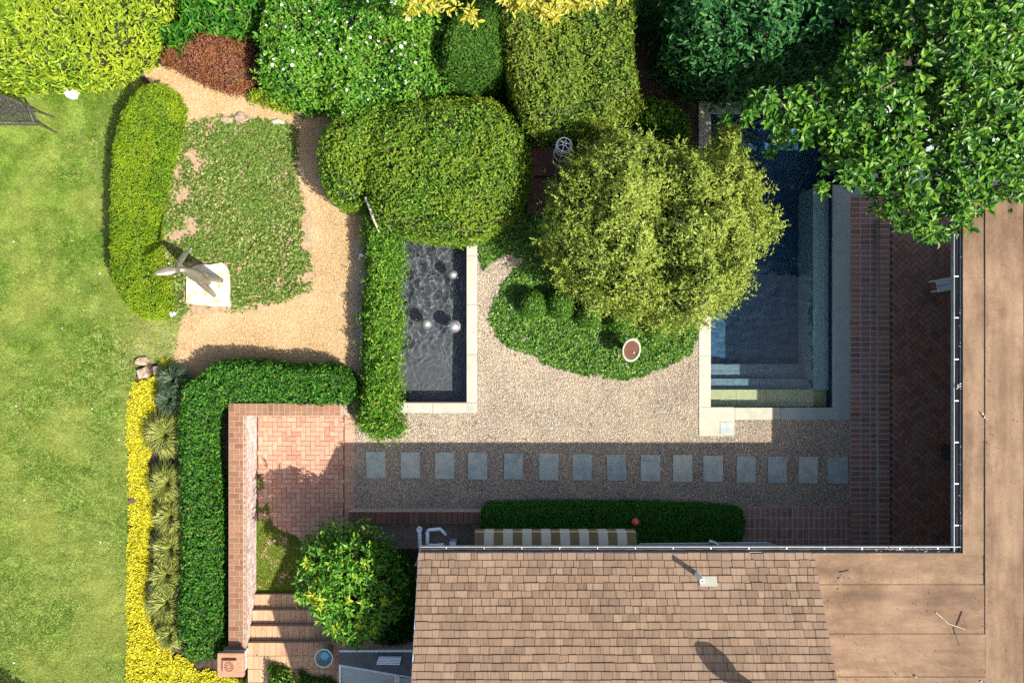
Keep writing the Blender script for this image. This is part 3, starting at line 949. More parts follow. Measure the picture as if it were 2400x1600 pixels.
# pillar
pil = empty("brick_pillar", (-6.2, -7.18, 0), "square brick pillar with a carved tile on its cap at the wall end", "pillar")
zp = .98
c = P(540, 1558, zp); 
MB().box(c.x-.24, c.x+.24, c.y-.22, c.y+.22, -.02, zp-.1).build("shaft", M['limeface'], pil)
MB().box(c.x-.285, c.x+.285, c.y-.26, c.y+.26, zp-.1, zp-.004).build("cap_bed", M['mortar'], pil)
for (dx, dy, lx, ly) in [(-.18,.2,.18,.1),(.0,.2,.17,.1),(.18,.2,.18,.1),(-.18,-.2,.18,.1),(0,-.2,.17,.1),(.18,-.2,.18,.1),(-.225,.06,.1,.16),(-.225,-.1,.1,.14),(.225,.06,.1,.16),(.225,-.1,.1,.14),(0,0,.3,.28)]:
    put_brick("brick", brick_mesh(lx+.05 if lx<.2 and ly<=.1 else lx, ly, .05), M['terracotta'], (c.x+dx*.95, c.y+dy, zp+.002), 0, pil)
tile = MB().box(c.x-.15, c.x+.15, c.y-.14, c.y+.14, zp, zp+.075, .012).build("tile", M['terracotta'], pil)
rs = MB()
for k in range(10):
    a = 6.283*k/10
    rs.tube([(c.x+.035*math.cos(a), c.y+.035*math.sin(a), zp+.078), (c.x+.085*math.cos(a+.25), c.y+.085*math.sin(a+.25), zp+.082)], [.006,.011], 5)
rs.tube([(c.x+.1*math.cos(t), c.y+.1*math.sin(t), zp+.078) for t in np.linspace(0,6.283,25)], .008, 5)
rs.build("rosette", M['cap'], tile)

# ---- planter wall by the house
pw = empty("planter_wall", (-2, -3.95, 0), "low dark brick planter wall in the house shade beside the plastic pipes", "wall")
MB().box(-3.75, -.71, -4.17, -3.90, -.02, .34).box(-.94, -.71, -4.75, -4.17, -.02, .339).build("wall_body", M['housewall'], pw)
for i in range(24):
    put_brick("brick", brick_mesh(.117, .262, .06), M['mossbrick'], (-3.68 + .125*i, -4.035, .396), 0, pw)
for i in range(4):
    put_brick("brick", brick_mesh(.225, .117, .06), M['mossbrick'], (-.825, -4.235 - .125*i, .396), 0, pw)

# ------------------------------------------------------------------ swimming pool
pool = empty("swimming_pool", (6.1, 2, 0), "dark blue swimming pool with submerged steps and bluestone coping", "pool")
p = POOL
D = 1.45
b = MB()
b.box(p['x0']-.25, p['ax1']+.2, p['y0']-.25, p['y1']+.25, -D-.15, -D)          # floor
b.box(p['x0']-.25, p['x0'], p['y0'], p['y1'], -D, -.042)
b.box(p['x1'], p['x1']+.25, p['y0'], p['ay'], -D, -.042)
b.box(p['x0']-.25, p['x1']+.25, p['y0']-.25, p['y0'], -D, -.043)
b.box(p['x0']-.25, p['ax1']+.2, p['y1'], p['y1']+.25, -D, -.043)
b.box(p['x1'], p['ax1']+.2, p['ay']-.25, p['ay'], -D, -.044)
b.box(p['ax1'], p['ax1']+.2, p['ay'], p['y1'], -D, -.044)
b.build("basin", M['plaster'], pool).cycles.is_caustics_receiver = True
for (ya, yb, d_) in ((-1.15, p['y0'], .40), (-.90, -1.151, .68), (-.555, -.901, .96)):
    q = MB()
    if d_ < .5:
        for k in range(4):
            xa = p['x0'] + k*.72; q.box(xa+.002, min(xa+.716, 7.528), yb+.001, ya, -D, -d_)
    else:
        q.box(p['x0']+.002, 7.16, yb, ya, -D, -d_)
    q.build("step", M['pool_step'] if d_ < .5 else M['plaster2'], pool).cycles.is_caustics_receiver = True
MB().box(7.16, 7.528, -1.149, 3.66, -D, -.30).build("bench_ledge", M['ledge'], pool).cycles.is_caustics_receiver = True
# coping slabs
def slab(parent, x0, x1, y0, y1, mat, z=.022, h=.065, name="coping_slab", g=.006):
    mb = MB().box(-(x1-x0)/2+g, (x1-x0)/2-g, -(y1-y0)/2+g, (y1-y0)/2-g, -h, 0, .006)
    me = bpy.data.meshes.new(name); me.from_pydata(mb.v, [], mb.f); me.update(); me.materials.append(mat)
    o = bpy.data.objects.new(name, me); link(o, parent)
    o.location = Vector(((x0+x1)/2, (y0+y1)/2, z + rng.normal(0,.001))) - world_loc(parent)
    return o
MB().box(4.37, 4.655, -1.83, 5.62, -.04, .012).box(4.655, 7.91, -1.83, -1.56, -.04, .0121).box(7.515, 7.91, -1.56, 3.66, -.04, .0122)\
    .box(4.655, 8.42, 5.33, 5.62, -.04, .0123).box(7.91, 9.1, 3.41, 3.66, -.04, .0124).box(4.37, 5.21, -2.21, -1.83, -.04, .0125).build("grout_bed", M['mortar_grey'], pool)
ys = [-1.53, -.33, 1.0, 2.3, 3.6, 4.7, 5.6]
for a, c_ in zip(ys, ys[1:]): slab(pool, 4.37, 4.66, a, c_, M['coping'])
slab(pool, 4.37, 5.21, -2.21, -1.53, M['coping'])
slab(pool, 5.21, 6.28, -1.83, -1.54, M['coping'])
slab(pool, 6.28, 7.53, -1.83, -1.54, M['coping_grey'])
ys = [-1.83, -.53, .78, 2.09, 3.40]
for a, c_ in zip(ys, ys[1:]): slab(pool, 7.53, 7.9, a, c_, M['coping_grey'])
slab(pool, 7.53, 9.1, 3.40, 3.67, M['coping_grey'])
xs = [4.66, 5.7, 6.9, 8.42]
for a, c_ in zip(xs, xs[1:]): slab(pool, a, c_, 5.33, 5.62, M['coping_grey'])
lid = slab(pool, 4.86, 5.15, -2.16, -1.87, M['bluestone'], z=.034, h=.03, name="skimmer_lid")

def water_body(name, mask_rects, z, zb, step, mat, wave, parent):
    x0 = min(r[0] for r in mask_rects); x1 = max(r[1] for r in mask_rects); y0 = min(r[2] for r in mask_rects); y1 = max(r[3] for r in mask_rects)
    nx, ny = int(round((x1-x0)/step))+1, int(round((y1-y0)/step))+1
    X, Y = np.meshgrid(np.linspace(x0,x1,nx), np.linspace(y0,y1,ny))
    Z = z + wave(X, Y)
    cxm, cym = (X[:-1,:-1]+X[1:,1:])/2, (Y[:-1,:-1]+Y[1:,1:])/2
    mk = np.zeros(cxm.shape, bool)
    for r in mask_rects: mk |= (cxm > r[0]) & (cxm < r[1]) & (cym > r[2]) & (cym < r[3])
    idx = np.arange(nx*ny).reshape(ny,nx)
    topf = np.stack([idx[:-1,:-1], idx[:-1,1:], idx[1:,1:], idx[1:,:-1]], -1)[mk]
    V = np.concatenate([np.stack([X,Y,Z],-1).reshape(-1,3), np.stack([X,Y,np.full_like(X,zb)],-1).reshape(-1,3)])
    NN = nx*ny
    F = [topf]
    mp = np.pad(mk, 1)
    for dy, dx, a, b_ in () and ((-1,0,(0,0),(0,1)), (1,0,(1,1),(1,0)), (0,-1,(1,0),(0,0)), (0,1,(0,1),(1,1))):
        nb = mp[1+dy:mp.shape[0]-1+dy, 1+dx:mp.shape[1]-1+dx]
        e = mk & ~nb
        jj, ii = np.nonzero(e)
        va = idx[jj+a[0], ii+a[1]]; vb = idx[jj+b_[0], ii+b_[1]]
        F.append(np.stack([vb, va, va+NN, vb+NN], 1))
    o = mesh_np(name, V, np.concatenate(F), mat, parent, smooth_sh=True)
    at = np.ones(len(o.data.polygons), bool); at[len(topf):] = False
    o.data.polygons.foreach_set("use_smooth", at)
    return o

def pool_wave(X, Y):
    amp = .0012 + .005*np.exp(-((X-5.6)**2/1.6 + (Y-.9)**2/.5)) + .004*np.exp(-((X-5.0)**2/.25 + (Y-.4)**2/1.0)) + .003*np.exp(-((Y-4.7)**2/.3))
    return amp * (vnoise(X, Y, .28, 12, 3) + .6*vnoise(X*.7, Y*2.0, .3, 14, 2))
water_body("water", [(p['x0']-.06, p['x1']+.06, p['y0']-.06, p['y1']+.06), (p['x1']-.1, p['ax1']+.06, p['ay']-.06, p['y1']+.06)], -.075, -D-.08, .03, M['water'], pool_wave, pool).cycles.is_caustics_caster = True

# ------------------------------------------------------------------ fountain pool
fp = empty("fountain_pool", (-2, 1, 0), "shallow rectangular fountain pool with pale stone coping and rippled grey water", "pool")
f = FNT; FD = .55
b = MB()
b.box(f['x0']-.2, f['x1']+.2, f['y0']-.2, f['y1']+.2, -FD-.1, -FD)
b.box(f['x0']-.2, f['x0'], f['y0'], f['y1'], -FD, -.043); b.box(f['x1'], f['x1']+.2, f['y0'], f['y1'], -FD, -.043)
b.box(f['x0']-.2, f['x1']+.2, f['y0']-.2, f['y0'], -FD, -.044); b.box(f['x0']-.2, f['x1']+.2, f['y1'], f['y1']+.2, -FD, -.044)
fb = b.build("basin", M['basin'], fp); fb.cycles.is_caustics_receiver = True
MB().box(-3.3, -.82, -1.67, -1.43, -.04, .012).box(-1.06, -.82, -1.43, 3.2, -.04, .0121).box(-3.3,-3.11,-1.43,3.2,-.04,.0122).build("grout_bed", M['mortar'], fp)
ys = [-1.43, -.30, .86, 2.0, 3.2]
for a, c_ in zip(ys, ys[1:]): slab(fp, -1.07, -.81, a, c_, M['coping'])
slab(fp, -1.86, -.81, -1.68, -1.43, M['coping']); slab(fp, -3.3, -1.86, -1.68, -1.43, M['coping'])
slab(fp, -3.3, -3.1, -1.43, .9, M['coping']); slab(fp, -3.3, -3.1, .9, 3.2, M['coping'])
def fnt_wave(X, Y):
    wx, wy = X + .12*vnoise(X, Y, .6, 81, 2), Y + .12*vnoise(X, Y, .6, 82, 2)
    rr = np.hypot(wx+2.85, wy-.35)
    calm = .18 + .82*smooth(-1.2, .9, Y)
    out = .0030*np.sin(6.283*rr/.16) * np.exp(-np.maximum(rr-.2,0)/.7)
    rr2 = np.hypot(wx+2.6, wy-1.6)
    out += .0020*np.sin(6.283*rr2/.15) * np.exp(-rr2/.7)
    out += .0050*calm*vnoise(wx*1.3, wy*.8, .19, 8, 1) + .0016*vnoise(X, Y, .10, 9, 1)*calm
    return out + .0015*vnoise(X, Y, .5, 10, 1)
water_body("water", [(f['x0']-.05, f['x1']+.05, f['y0']-.05, f['y1']+.05)], -.06, -FD-.05, .016, M['fwater'], fnt_wave, fp).cycles.is_caustics_caster = True
for (px, py, rr, lb) in ((1061,643,.115,"smallest polished steel ball in the fountain pool, set apart near the clipped yew"),
                         (1000,758,.135,"middle sized polished steel ball floating nearer the leafy fountain hedge"),
                         (1064,764,.165,"largest polished steel ball floating beside the pale fountain coping")):
    c = P(px, py, .03)
    prof = [(max(rr*math.sin(t), .0005), c.z - rr*math.cos(t)) for t in np.linspace(0, math.pi, 17)]
    o = empty("floating_ball", (c.x, c.y, c.z-rr), lb, "ball", "steel balls in the fountain pool")
    MB().lathe(c.x, c.y, prof, 28).build("shell", M['steel'], o, True)
    MB().lathe(c.x, c.y, [(.018, c.z+rr-.004),(.018, c.z+rr+.006),(.001, c.z+rr+.008)], 10).build("valve_cap", M['steel'], o)

# ------------------------------------------------------------------ stepping stones
sx = [863,942,1021,1097,1179,1260,1337,1416,1494,1568,1638,1714,1786,1857,1925]
words = ["first","second","third","fourth","fifth","sixth","seventh","eighth","ninth","tenth","eleventh","twelfth","thirteenth","fourteenth","fifteenth"]
for i, x in enumerate(sx):
    px = x*1.0204; py = (1067 + 13*i/14)*1.0204
    c = P(px, py, .025)
    wd, hg = .455 + rng.normal(0,.006), .625 + rng.normal(0,.006)
    if i == 14: wd = .47
    o = slab(None, c.x-wd/2, c.x+wd/2, c.y-hg/2, c.y+hg/2, M['bluestone'], z=.028, h=.06, name="stepping_stone", g=0)
    o.rotation_euler = (rng.normal(0,.008), rng.normal(0,.008), rng.normal(0, .012))
    tag(o, words[i] + " rectangular bluestone stepping stone in the gravel, counted from the brick patio", "stepping stone", "stepping stones across the gravel")

# pale bluestone deck beyond the pool, under the magnolia
dk = empty("bluestone_deck", (10, 4.5, 0)); tag(dk, None, None, None, 'structure')
MB().box(8.42, 13.5, 3.67, 5.9, -.1, -.002).build("mortar_bed", M['mortar_grey'], dk)
for i in range(6):
    for j in range(4):
        slab(dk, 8.44+.84*i, 8.44+.84*(i+1), 3.69+.55*j, 3.69+.55*(j+1), M['bluestone'], z=.012, h=.05, name="paving_slab", g=.004)

# ------------------------------------------------------------------ HOUSE
ZE = 3.0; PITCH = .465
house = empty("house", (4, -7, 0), "brown roofed house wrapping the lower right corner with shingle and roll roofing", "house")
YE = -4.05; XL = -1.75; XR = 5.735; XW = 8.62
MB().box(XL+.35, XW+2.0, -13, -4.85, -.02, ZE-.12).build("wall", M['housewall'], house)
MB().box(10.55, 14.5, -13, 2.4, -.02, ZE-.13).build("wall", M['housewall'], house)
# gables of the shingle roof
YR = YE - 4.6; ZR = ZE + 4.6*PITCH
for xx in (XL+.36, XR-.05):
    gv = [(YE-.01,ZE-.121),(YE-.01,ZE-.06),(YR,ZR-.06),(YR-4.55,ZE-.06),(YR-4.55,ZE-.121)]
    MB().add([(xx,a,b_) for a,b_ in gv]+[(xx+.04,a,b_) for a,b_ in gv], [(0,1,2,3,4),(9,8,7,6,5)]+[(i,5+i,5+(i+1)%5,(i+1)%5) for i in range(5)]).build("gable", M['housewall'], house)
MB().add([(XL,YE,ZE-.07),(XR,YE,ZE-.07),(XR,YR,ZR-.07),(XL,YR,ZR-.07),(XL,YR-4.6,ZE-.07),(XR,YR-4.6,ZE-.07),
          (XL,YE,ZE-.012),(XR,YE,ZE-.012),(XR,YR,ZR-.012),(XL,YR,ZR-.012),(XL,YR-4.6,ZE-.012),(XR,YR-4.6,ZE-.012)],
         [(0,3,2,1),(3,4,5,2),(6,7,8,9),(9,8,11,10),(0,1,7,6),(0,6,9,3),(3,9,10,4),(1,2,8,7),(2,5,11,8),(4,10,11,5)]).build("roof_deck", M['shingle'], house)
roof = empty("shingle_roof", (2, -6, ZE)); roof.parent = house; roof.location = Vector((2, -6, ZE)) - house.location
ex = .1355; sl = math.hypot(1, PITCH); dyr = ex / sl
sh = []
rowi = 0
y = YE + .03
while y - dyr > YR - .02:
    x = XL - .03 - (rng.uniform(0, .2) if rowi else 0)
    while x < XR:
        wdt = rng.choice([.12,.16,.2,.24,.28], p=[.12,.25,.28,.22,.13])
        a, b_ = max(x, XL-.03), min(x+wdt, XR+.02)
        if b_ - a > .05: sh.append((rowi, a, b_, y))
        x += wdt
    y -= dyr; rowi += 1
rest = MB(); cnt = 0
ang = math.atan(PITCH)
smesh = {}
for (ri, a, b_, yy) in sh:
    g = .006
    butt = .024 + rng.uniform(0, .010)
    ln_ = dyr*1.45
    z0 = ZE + (YE - yy)*PITCH
    dyb = rng.normal(0, .003)
    def vlist(x0, x1):
        return [(x0, 0, 0), (x1, 0, 0), (x1, -ln_, ln_*PITCH - .006), (x0, -ln_, ln_*PITCH - .006), (x0, 0, butt), (x1, 0, butt), (x1, -ln_, ln_*PITCH + .004), (x0, -ln_, ln_*PITCH + .004)]
    fcs = [(3,2,1,0),(4,5,6,7),(0,1,5,4),(1,2,6,5),(2,3,7,6),(3,0,4,7)]
    if cnt < 300:
        wk_ = round(b_-a-g, 2)
        if wk_ not in smesh:
            me = bpy.data.meshes.new("shingle"); me.from_pydata(vlist(-wk_/2, wk_/2), [], fcs); me.update(); me.materials.append(M['shingle']); smesh[wk_] = me
        o = bpy.data.objects.new("shingle", smesh[wk_]); link(o, roof)
        o.location = Vector(((a+b_)/2, yy+dyb, z0 + rng.uniform(0,.003))) - world_loc(roof)
        o.rotation_euler.z = rng.normal(0, .006)
        cnt += 1
    else:
        rest.add([(vx, yy+dyb+vy, z0+vz) for vx, vy, vz in vlist(a+g/2, b_-g/2)], fcs, random.random())
tag(rest.build("shingle_field", M['shingle'], roof), None, None, None, 'stuff')
# rake boards
MB().add([(XL-.035,YE+.03,ZE-.12),(XL-.012,YE+.03,ZE-.12),(XL-.012,YE+.03,ZE+.0),(XL-.035,YE+.03,ZE+.0),
          (XL-.035,YR,ZR-.12),(XL-.012,YR,ZR-.12),(XL-.012,YR,ZR),(XL-.035,YR,ZR)],[(0,1,2,3),(7,6,5,4),(0,4,5,1),(1,5,6,2),(2,6,7,3),(3,7,4,0)]).build("rake_board", M['alu'], house)
# low roll roof between shingles and the flat wing, and the flat wing
ZF = ZE + .03
rr = MB()
XS = 8.98
rr.box(XR+.012, XS, -13, YE+.02, ZE-.12, ZE+.012)
rr.build("roof_base", M['darkroof'], house)
MB().box(XS, 14.5, -13, 2.72, ZE-.12, ZE+.02).box(XW-.04, XS, YE+.02, 2.72, ZE-.12, ZE+.0121).build("roof_base", M['darkroof'], house)
def rsheet(x0, x1, y0, y1, z, t, mat):
    """roofing sheet with a slightly lifted, uneven edge"""
    nx, ny = max(2, int((x1-x0)/.25)), max(2, int((y1-y0)/.25))
    X, Y = np.meshgrid(np.linspace(x0,x1,nx), np.linspace(y0,y1,ny))
    Z = z + t + .004*vnoise(X, Y, .9, int(abs(x0*13+y0*7)), 3)
    V = np.stack([X,Y,Z],-1).reshape(-1,3); idx = np.arange(nx*ny).reshape(ny,nx)
    F = np.stack([idx[:-1,:-1], idx[:-1,1:], idx[1:,1:], idx[1:,:-1]], -1).reshape(-1,4)
    V2 = V.copy(); V2[:,2] = z - .003
    VV = np.concatenate([V, V2]); n = nx*ny
    sides = []
    for ring in (idx[0,:], idx[:,-1], idx[-1,::-1], idx[::-1,0]):
        for a, b_ in zip(ring, ring[1:]): sides.append([b_, a, a+n, b_+n])
    mesh_np("roofing_sheet", VV, np.concatenate([F, np.array(sides)]), mat, house)
yb = yb2 = [YE+.03, -4.62, -5.55, -6.36, -7.25, -8.1, -9.2, -11, -13]
for k in range(len(yb)-1):
    rsheet(XR+.014, XS+.01, yb[k+1], yb[k], ZE+.012, .008 + .012*min(k,4), M['roll_ew'])
yb = [2.74, 1.2, -2.15, YE-.45, ]
for k in range(len(yb)-1):
    rsheet(XW-.05, XS+.01, yb[k+1] if k < 2 else YE+.0, yb[k], ZE+.013, .012 + .005*(k % 2), M['roll_ns'])
xb = [XS+.008, 9.72, 10.6, 11.5, 12.4, 14.5]
for k in range(len(xb)-1):
    rsheet(xb[k], xb[k+1], -13, 2.74, ZE+.021, .014 + .006*(k % 2), M['roll_ns'])
MB().box(XS-.002, XS+.010, -13, 2.73, ZE+.01, ZE+.0445).build("seam_strip", M['tar'], house)
# gutters: U profile
def gutter(name, x0, x1, y0, y1, axis, parent):
    g = MB(); t = .006; zt, zb = ZE-.005, ZE-.10
    if axis == 'x':     # runs along x, outer lip at y1
        g.box(x0, x1, y1-t, y1, zb, zt).box(x0, x1, y0, y1-t, zb, zb+t).box(x0, x1, y0, y0+t, zb+t, zt-.01)
        g.box(x0, x1, y1-.013, y1-t, zt-.008, zt)
    else:
        g.box(x0, x0+t, y0, y1, zb, zt).box(x0+t, x1, y0, y1, zb, zb+t).box(x1-t, x1, y0, y1, zb+t, zt-.01)
        g.box(x0+t, x0+.010, y0, y1, zt-.008, zt)
    o = g.build(name, M['gutter'], parent)
    return o
g1 = gutter("gutter", XL, XW-.06, YE+.035, YE+.145, 'x', house)
MB().box(XL+.01, XW-.06, YE+.042, YE+.095, ZE-.093, ZE-.06).build("gutter_shade_strip", M['gutter_dark'], g1)  # dark strip on the gutter floor, painted shade of its inside
g2 = gutter("gutter", XW-.2, XW-.055, YE+.03, 2.72, 'y', house)
MB().box(XW-.115, XW-.062, YE+.04, 2.7, ZE-.093, ZE-.05).build("gutter_shade_strip", M['gutter_dark'], g2)  # same painted shade, along the roof side of this gutter
for k in range(14):
    xx = XL + .5 + k*.72
    if xx < XW - .4: MB().box(xx-.007, xx+.007, YE+.10, YE+.14, ZE-.012, ZE+.001).build("gutter_strap", M['alu'], g1)
for k in range(9):
    yy = YE + .55 + k*.79
    MB().box(XW-.19, XW-.11, yy-.009, yy+.009, ZE-.02, ZE-.006).build("gutter_strap", M['paint_white'], g2)
dm = MB()
for k in range(70):
    if k < 45: cx, cy = rng.normal(7.4,.35) , YE+.09+rng.normal(0,.025)
    else: cx, cy = XW-.07+rng.normal(0,.015), rng.uniform(-3.8,2.4)
    a = rng.uniform(0,3.14); l = rng.uniform(.02,.06)
    dm.tube([(cx,cy,ZE-.01+rng.uniform(0,.02)),(cx+l*math.cos(a),cy+l*math.sin(a)*.5,ZE+rng.uniform(-.01,.02))], .004, 4)
tag(dm.build("gutter_litter", M['deadwood']), "dry leaf litter caught along the house gutter", None, None, 'stuff')

# roof vent pipe with flashing
def roofz(y): return ZE + (YE - y)*PITCH + .02
c = P(1661, 1380, 3.95)
y = c.y; z = roofz(y)
vp = empty("vent_pipe", (c.x, y, z), "short white vent pipe with square flashing on the shingle roof", "vent pipe")
zt_ = z + .38
MB().lathe(c.x, y, [(.045, z-.05), (.045, zt_), (.026, zt_), (.026, zt_-.2), (.001, zt_-.2)], 16).build("pipe", M['paint_white'], vp)
c2 = P(1657, 1362, z)
MB().add([(c2.x-.16,c2.y+.11,roofz(c2.y+.11)),(c2.x+.17,c2.y+.11,roofz(c2.y+.11)),(c2.x+.17,c2.y-.05,roofz(c2.y-.05)+.012),(c2.x-.16,c2.y-.05,roofz(c2.y-.05)+.012),
          (c2.x-.16,c2.y+.11,roofz(c2.y+.11)+.014),(c2.x+.17,c2.y+.11,roofz(c2.y+.11)+.014),(c2.x+.17,c2.y-.05,roofz(c2.y-.05)+.026),(c2.x-.16,c2.y-.05,roofz(c2.y-.05)+.026)],
         [(3,2,1,0),(4,5,6,7),(0,1,5,4),(1,2,6,5),(2,3,7,6),(3,0,4,7)]).build("flashing", M['coping'], vp)
# chimney cowl just below the picture; only its shadow shows
cx, cy = 4.31, -6.15; z = roofz(cy)
cw = empty("chimney_cowl", (cx, cy, z), "round chimney cowl whose dark shadow lies on the shingle roof", "chimney")
MB().lathe(cx, cy, [(.075, z-.1), (.075, z+.5), (.001, z+.5)], 16).build("pipe", M['gutter'], cw)
MB().lathe(cx, cy, [(.001, z+.42), (.14, z+.44), (.19, z+.55), (.19, z+.72), (.12, z+.86), (.001, z+.92)], 18).build("cap", M['gutter'], cw, True)

# twigs and leaves on the roof
for (pts, lb) in (([(2193,1434),(2222,1460),(2243,1467),(2262,1474)], "long pale forked twig lying on the roll roofing"),
                  ([(2243,1465),(2251,1445),(2256,1432)], "short dark twig touching the long pale twig on the roofing"),
                  ([(2236,1470),(2243,1495),(2250,1513)], "thin curved twig below the long pale twig on the roofing"),
                  ([(1968,1342),(1980,1340),(1992,1337)], "small dry twig near the shingle edge on the roofing")):
    MBt = MB().tube([P(a, b_, ZE+.045) for a, b_ in pts], .009, 5)
    tag(MBt.build("twig", M['deadwood'] if 'pale' in lb[:12] else M['bark']), lb, "twig", "twigs on the roof")
for (a, b_, s, lb) in ((2309,978,.07,"curled dry leaf on the flat roof beside the long seam"), (2248,905,.06,"pale dry leaf stuck at the gutter edge of the flat roof"),
                       (1972,1354,.06,"pale fallen leaf on the roofing near the shingle edge"), (2152,1586,.07,"dark fallen leaf near the lower edge of the roll roofing"), (2300,1590,.06,"pale curled leaf at the foot of the long roof seam")):
    c = P(a, b_, ZE+.05); n = 5
    o = leaves("fallen_leaf", np.tile([c.x,c.y,c.z],(n,1))+rng.normal(0,.02,(n,3))*[1,1,.2], np.tile([0,0,1.],(n,1)), np.full(n,s), np.full(n,s*.5), T_OVAL, M['deadwood'], None)
    tag(o, lb, "leaf", "fallen leaves on the roof")

# striped awning
aw = empty("striped_awning", (1, -4.5, 2.3), "brown and cream striped canvas awning below the roof gutter", "awning")
x0, x1 = P(1113,1245,2.1).x, P(1490,1245,2.1).x
ns = 17; wst = (x1-x0)/ns
for k in range(ns):
    a, b_ = x0+k*wst, x0+(k+1)*wst
    prof = [(-4.84,2.62),(-4.4,2.42),(-4.05,2.25),(-3.88,2.14),(-3.86,2.08),(-3.865,1.9)]
    mb = MB()
    vs_ = []
    for (yy, zz) in prof: vs_ += [(a,yy,zz),(b_,yy,zz)]
    for (yy, zz) in prof: vs_ += [(a,yy-.006,zz-.008),(b_,yy-.006,zz-.008)]
    m_ = len(prof)*2
    fs_ = [(2*i,2*i+1,2*i+3,2*i+2) for i in range(len(prof)-1)] + [(m_+2*i+2,m_+2*i+3,m_+2*i+1,m_+2*i) for i in range(len(prof)-1)]
    mb.add(vs_, fs_).build("canvas_stripe", M['canvas_brown'] if k % 2 == 0 else M['canvas_cream'], aw)
MB().tube([(x0,-3.875,2.1),(x1,-3.875,2.1)], .015, 6).tube([(x0+.02,-3.875,2.08),(x0+.02,-4.84,1.8)], .012, 6).tube([(x1-.02,-3.875,2.08),(x1-.02,-4.84,1.8)], .012, 6).build("awning_frame", M['alu'], aw)

# metal hood and pipe below the gutter
hd = empty("metal_hood", (4.2, -4.3, 2.2), "pale grey metal window hood peeping out below the gutter", "hood")
za = 2.3
MB().add([tuple(P(1492,1283,za)),tuple(P(1500,1274,za)),tuple(P(1800,1271,za)),tuple(P(1832,1281,za)),tuple(P(1832,1300,za)),tuple(P(1492,1300,za))]+
         [tuple(Vector(v)-Vector((0,0,.05))) for v in (P(1492,1283,za),P(1500,1274,za),P(1800,1271,za),P(1832,1281,za),P(1832,1300,za),P(1492,1300,za))],
         [(5,4,3,2,1,0),(6,7,8,9,10,11)]+[(i,(i+1)%6,6+(i+1)%6,6+i) for i in range(6)]).build("hood_sheet", M['alu'], hd)
MB().tube([P(1662,1268,2.33),P(1676,1272,2.34),P(1690,1285,2.36)], .04, 10).build("pipe_elbow", M['alu'], hd, True)

# white garden seat and dark planter under the eave
ws = empty("garden_chair", tuple(P(2220,668,.12)), "white slatted garden chair poking out from under the eave", "chair")
a = R(12)
def rot2(dx, dy, c0): return (c0.x + dx*math.cos(a) - dy*math.sin(a), c0.y + dx*math.sin(a) + dy*math.cos(a))
c0 = P(2225, 664, .5)
for (dy0, dy1) in ((-.15,-.015),(.0,.14)):
    vs_ = [rot2(dx,dy,c0) for dx,dy in ((-.28,dy0),(.5,dy0),(.5,dy1),(-.28,dy1))]
    MB().add([(x_,y_,.47) for x_,y_ in vs_]+[(x_,y_,.5) for x_,y_ in vs_], [(3,2,1,0),(4,5,6,7),(0,1,5,4),(1,2,6,5),(2,3,7,6),(3,0,4,7)]).build("slat", M['paint_white'], ws)
for dx in (-.2,.42):
    for dy in (-.12,.11):
        x_, y_ = rot2(dx,dy,c0); MB().box(x_-.02,x_+.02,y_-.02,y_+.02,.12,.47).build("leg", M['paint_white'], ws)
dpl = empty("square_planter", tuple(P(2232,1060,.12)), "small dark square planter half hidden below the gutter corner", "planter")
c0 = P(2236,1062,.4); MB().box(c0.x-.12,c0.x+.2,c0.y-.16,c0.y+.16,.118,.4).build("pot", M['iron'], dpl)
MB().box(c0.x-.09,c0.x+.17,c0.y-.13,c0.y+.13,.4,.41).build("potting_soil", M['soil'], dpl)

# ---- plastic pipes in the planter
pv = empty("plastic_pipe_assembly", tuple(P(1010,1260,0)), "white plastic irrigation pipes and elbows in the planter beside the gutter", "pipes")
zz = .45
def pp_(pts, z=zz): return [P(a, b_, z) for a, b_ in pts]
MB().tube([P(983,1240,.7), P(984,1262,.55), P(985,1282,.5), P(988,1300,.5), P(984,1308,.5), P(978,1318,.45)], .042, 10).build("long_pipe", M['pvc'], pv, True)
MB().lathe(P(983,1240,.7).x, P(983,1240,.7).y, [(.03,.66),(.062,.67),(.062,.72),(.045,.72),(.04,.69),(.001,.69)], 16).build("pipe_collar", M['pvc'], pv)
MB().tube(pp_([(1001,1282),(1002,1262),(1002,1245)]), .042, 10).build("riser", M['pvc'], pv, True)
MB().tube(pp_([(1002,1245),(1006,1241),(1032,1239),(1038,1245),(1046,1253)]), [.04,.04,.04,.036,.03], 10).build("elbow_arm", M['pvc'], pv, True)
MB().tube(pp_([(1002,1276),(1018,1277),(1040,1275)]), .034, 10).build("branch_arm", M['pvc'], pv, True)
MB().tube([P(978,1318,.45), P(972,1326,.42)], .02, 7).tube([P(978,1318,.45), P(983,1326,.42)], .02, 7).build("forked_end", M['pvc'], pv, True)
MB().tube([P(1002,1282,.45), P(1002,1282,0)], .036, 8).tube([P(984,1262,.55), P(984,1262,0)], .03, 8).build("support", M['pvc'], pv)
mbx = empty("utility_box", tuple(P(1060,1276,0)), "small pale utility box on the ground beside the plastic pipes", "box")
c0 = P(1061,1276,.3); MB().box(c0.x-.07,c0.x+.07,c0.y-.06,c0.y+.06,-.02,.3,.012).build("case", M['paint_white'], mbx)
MB().box(c0.x-.075,c0.x+.075,c0.y-.065,c0.y+.065,.3,.325,.01).build("lid", M['paint_white'], mbx)

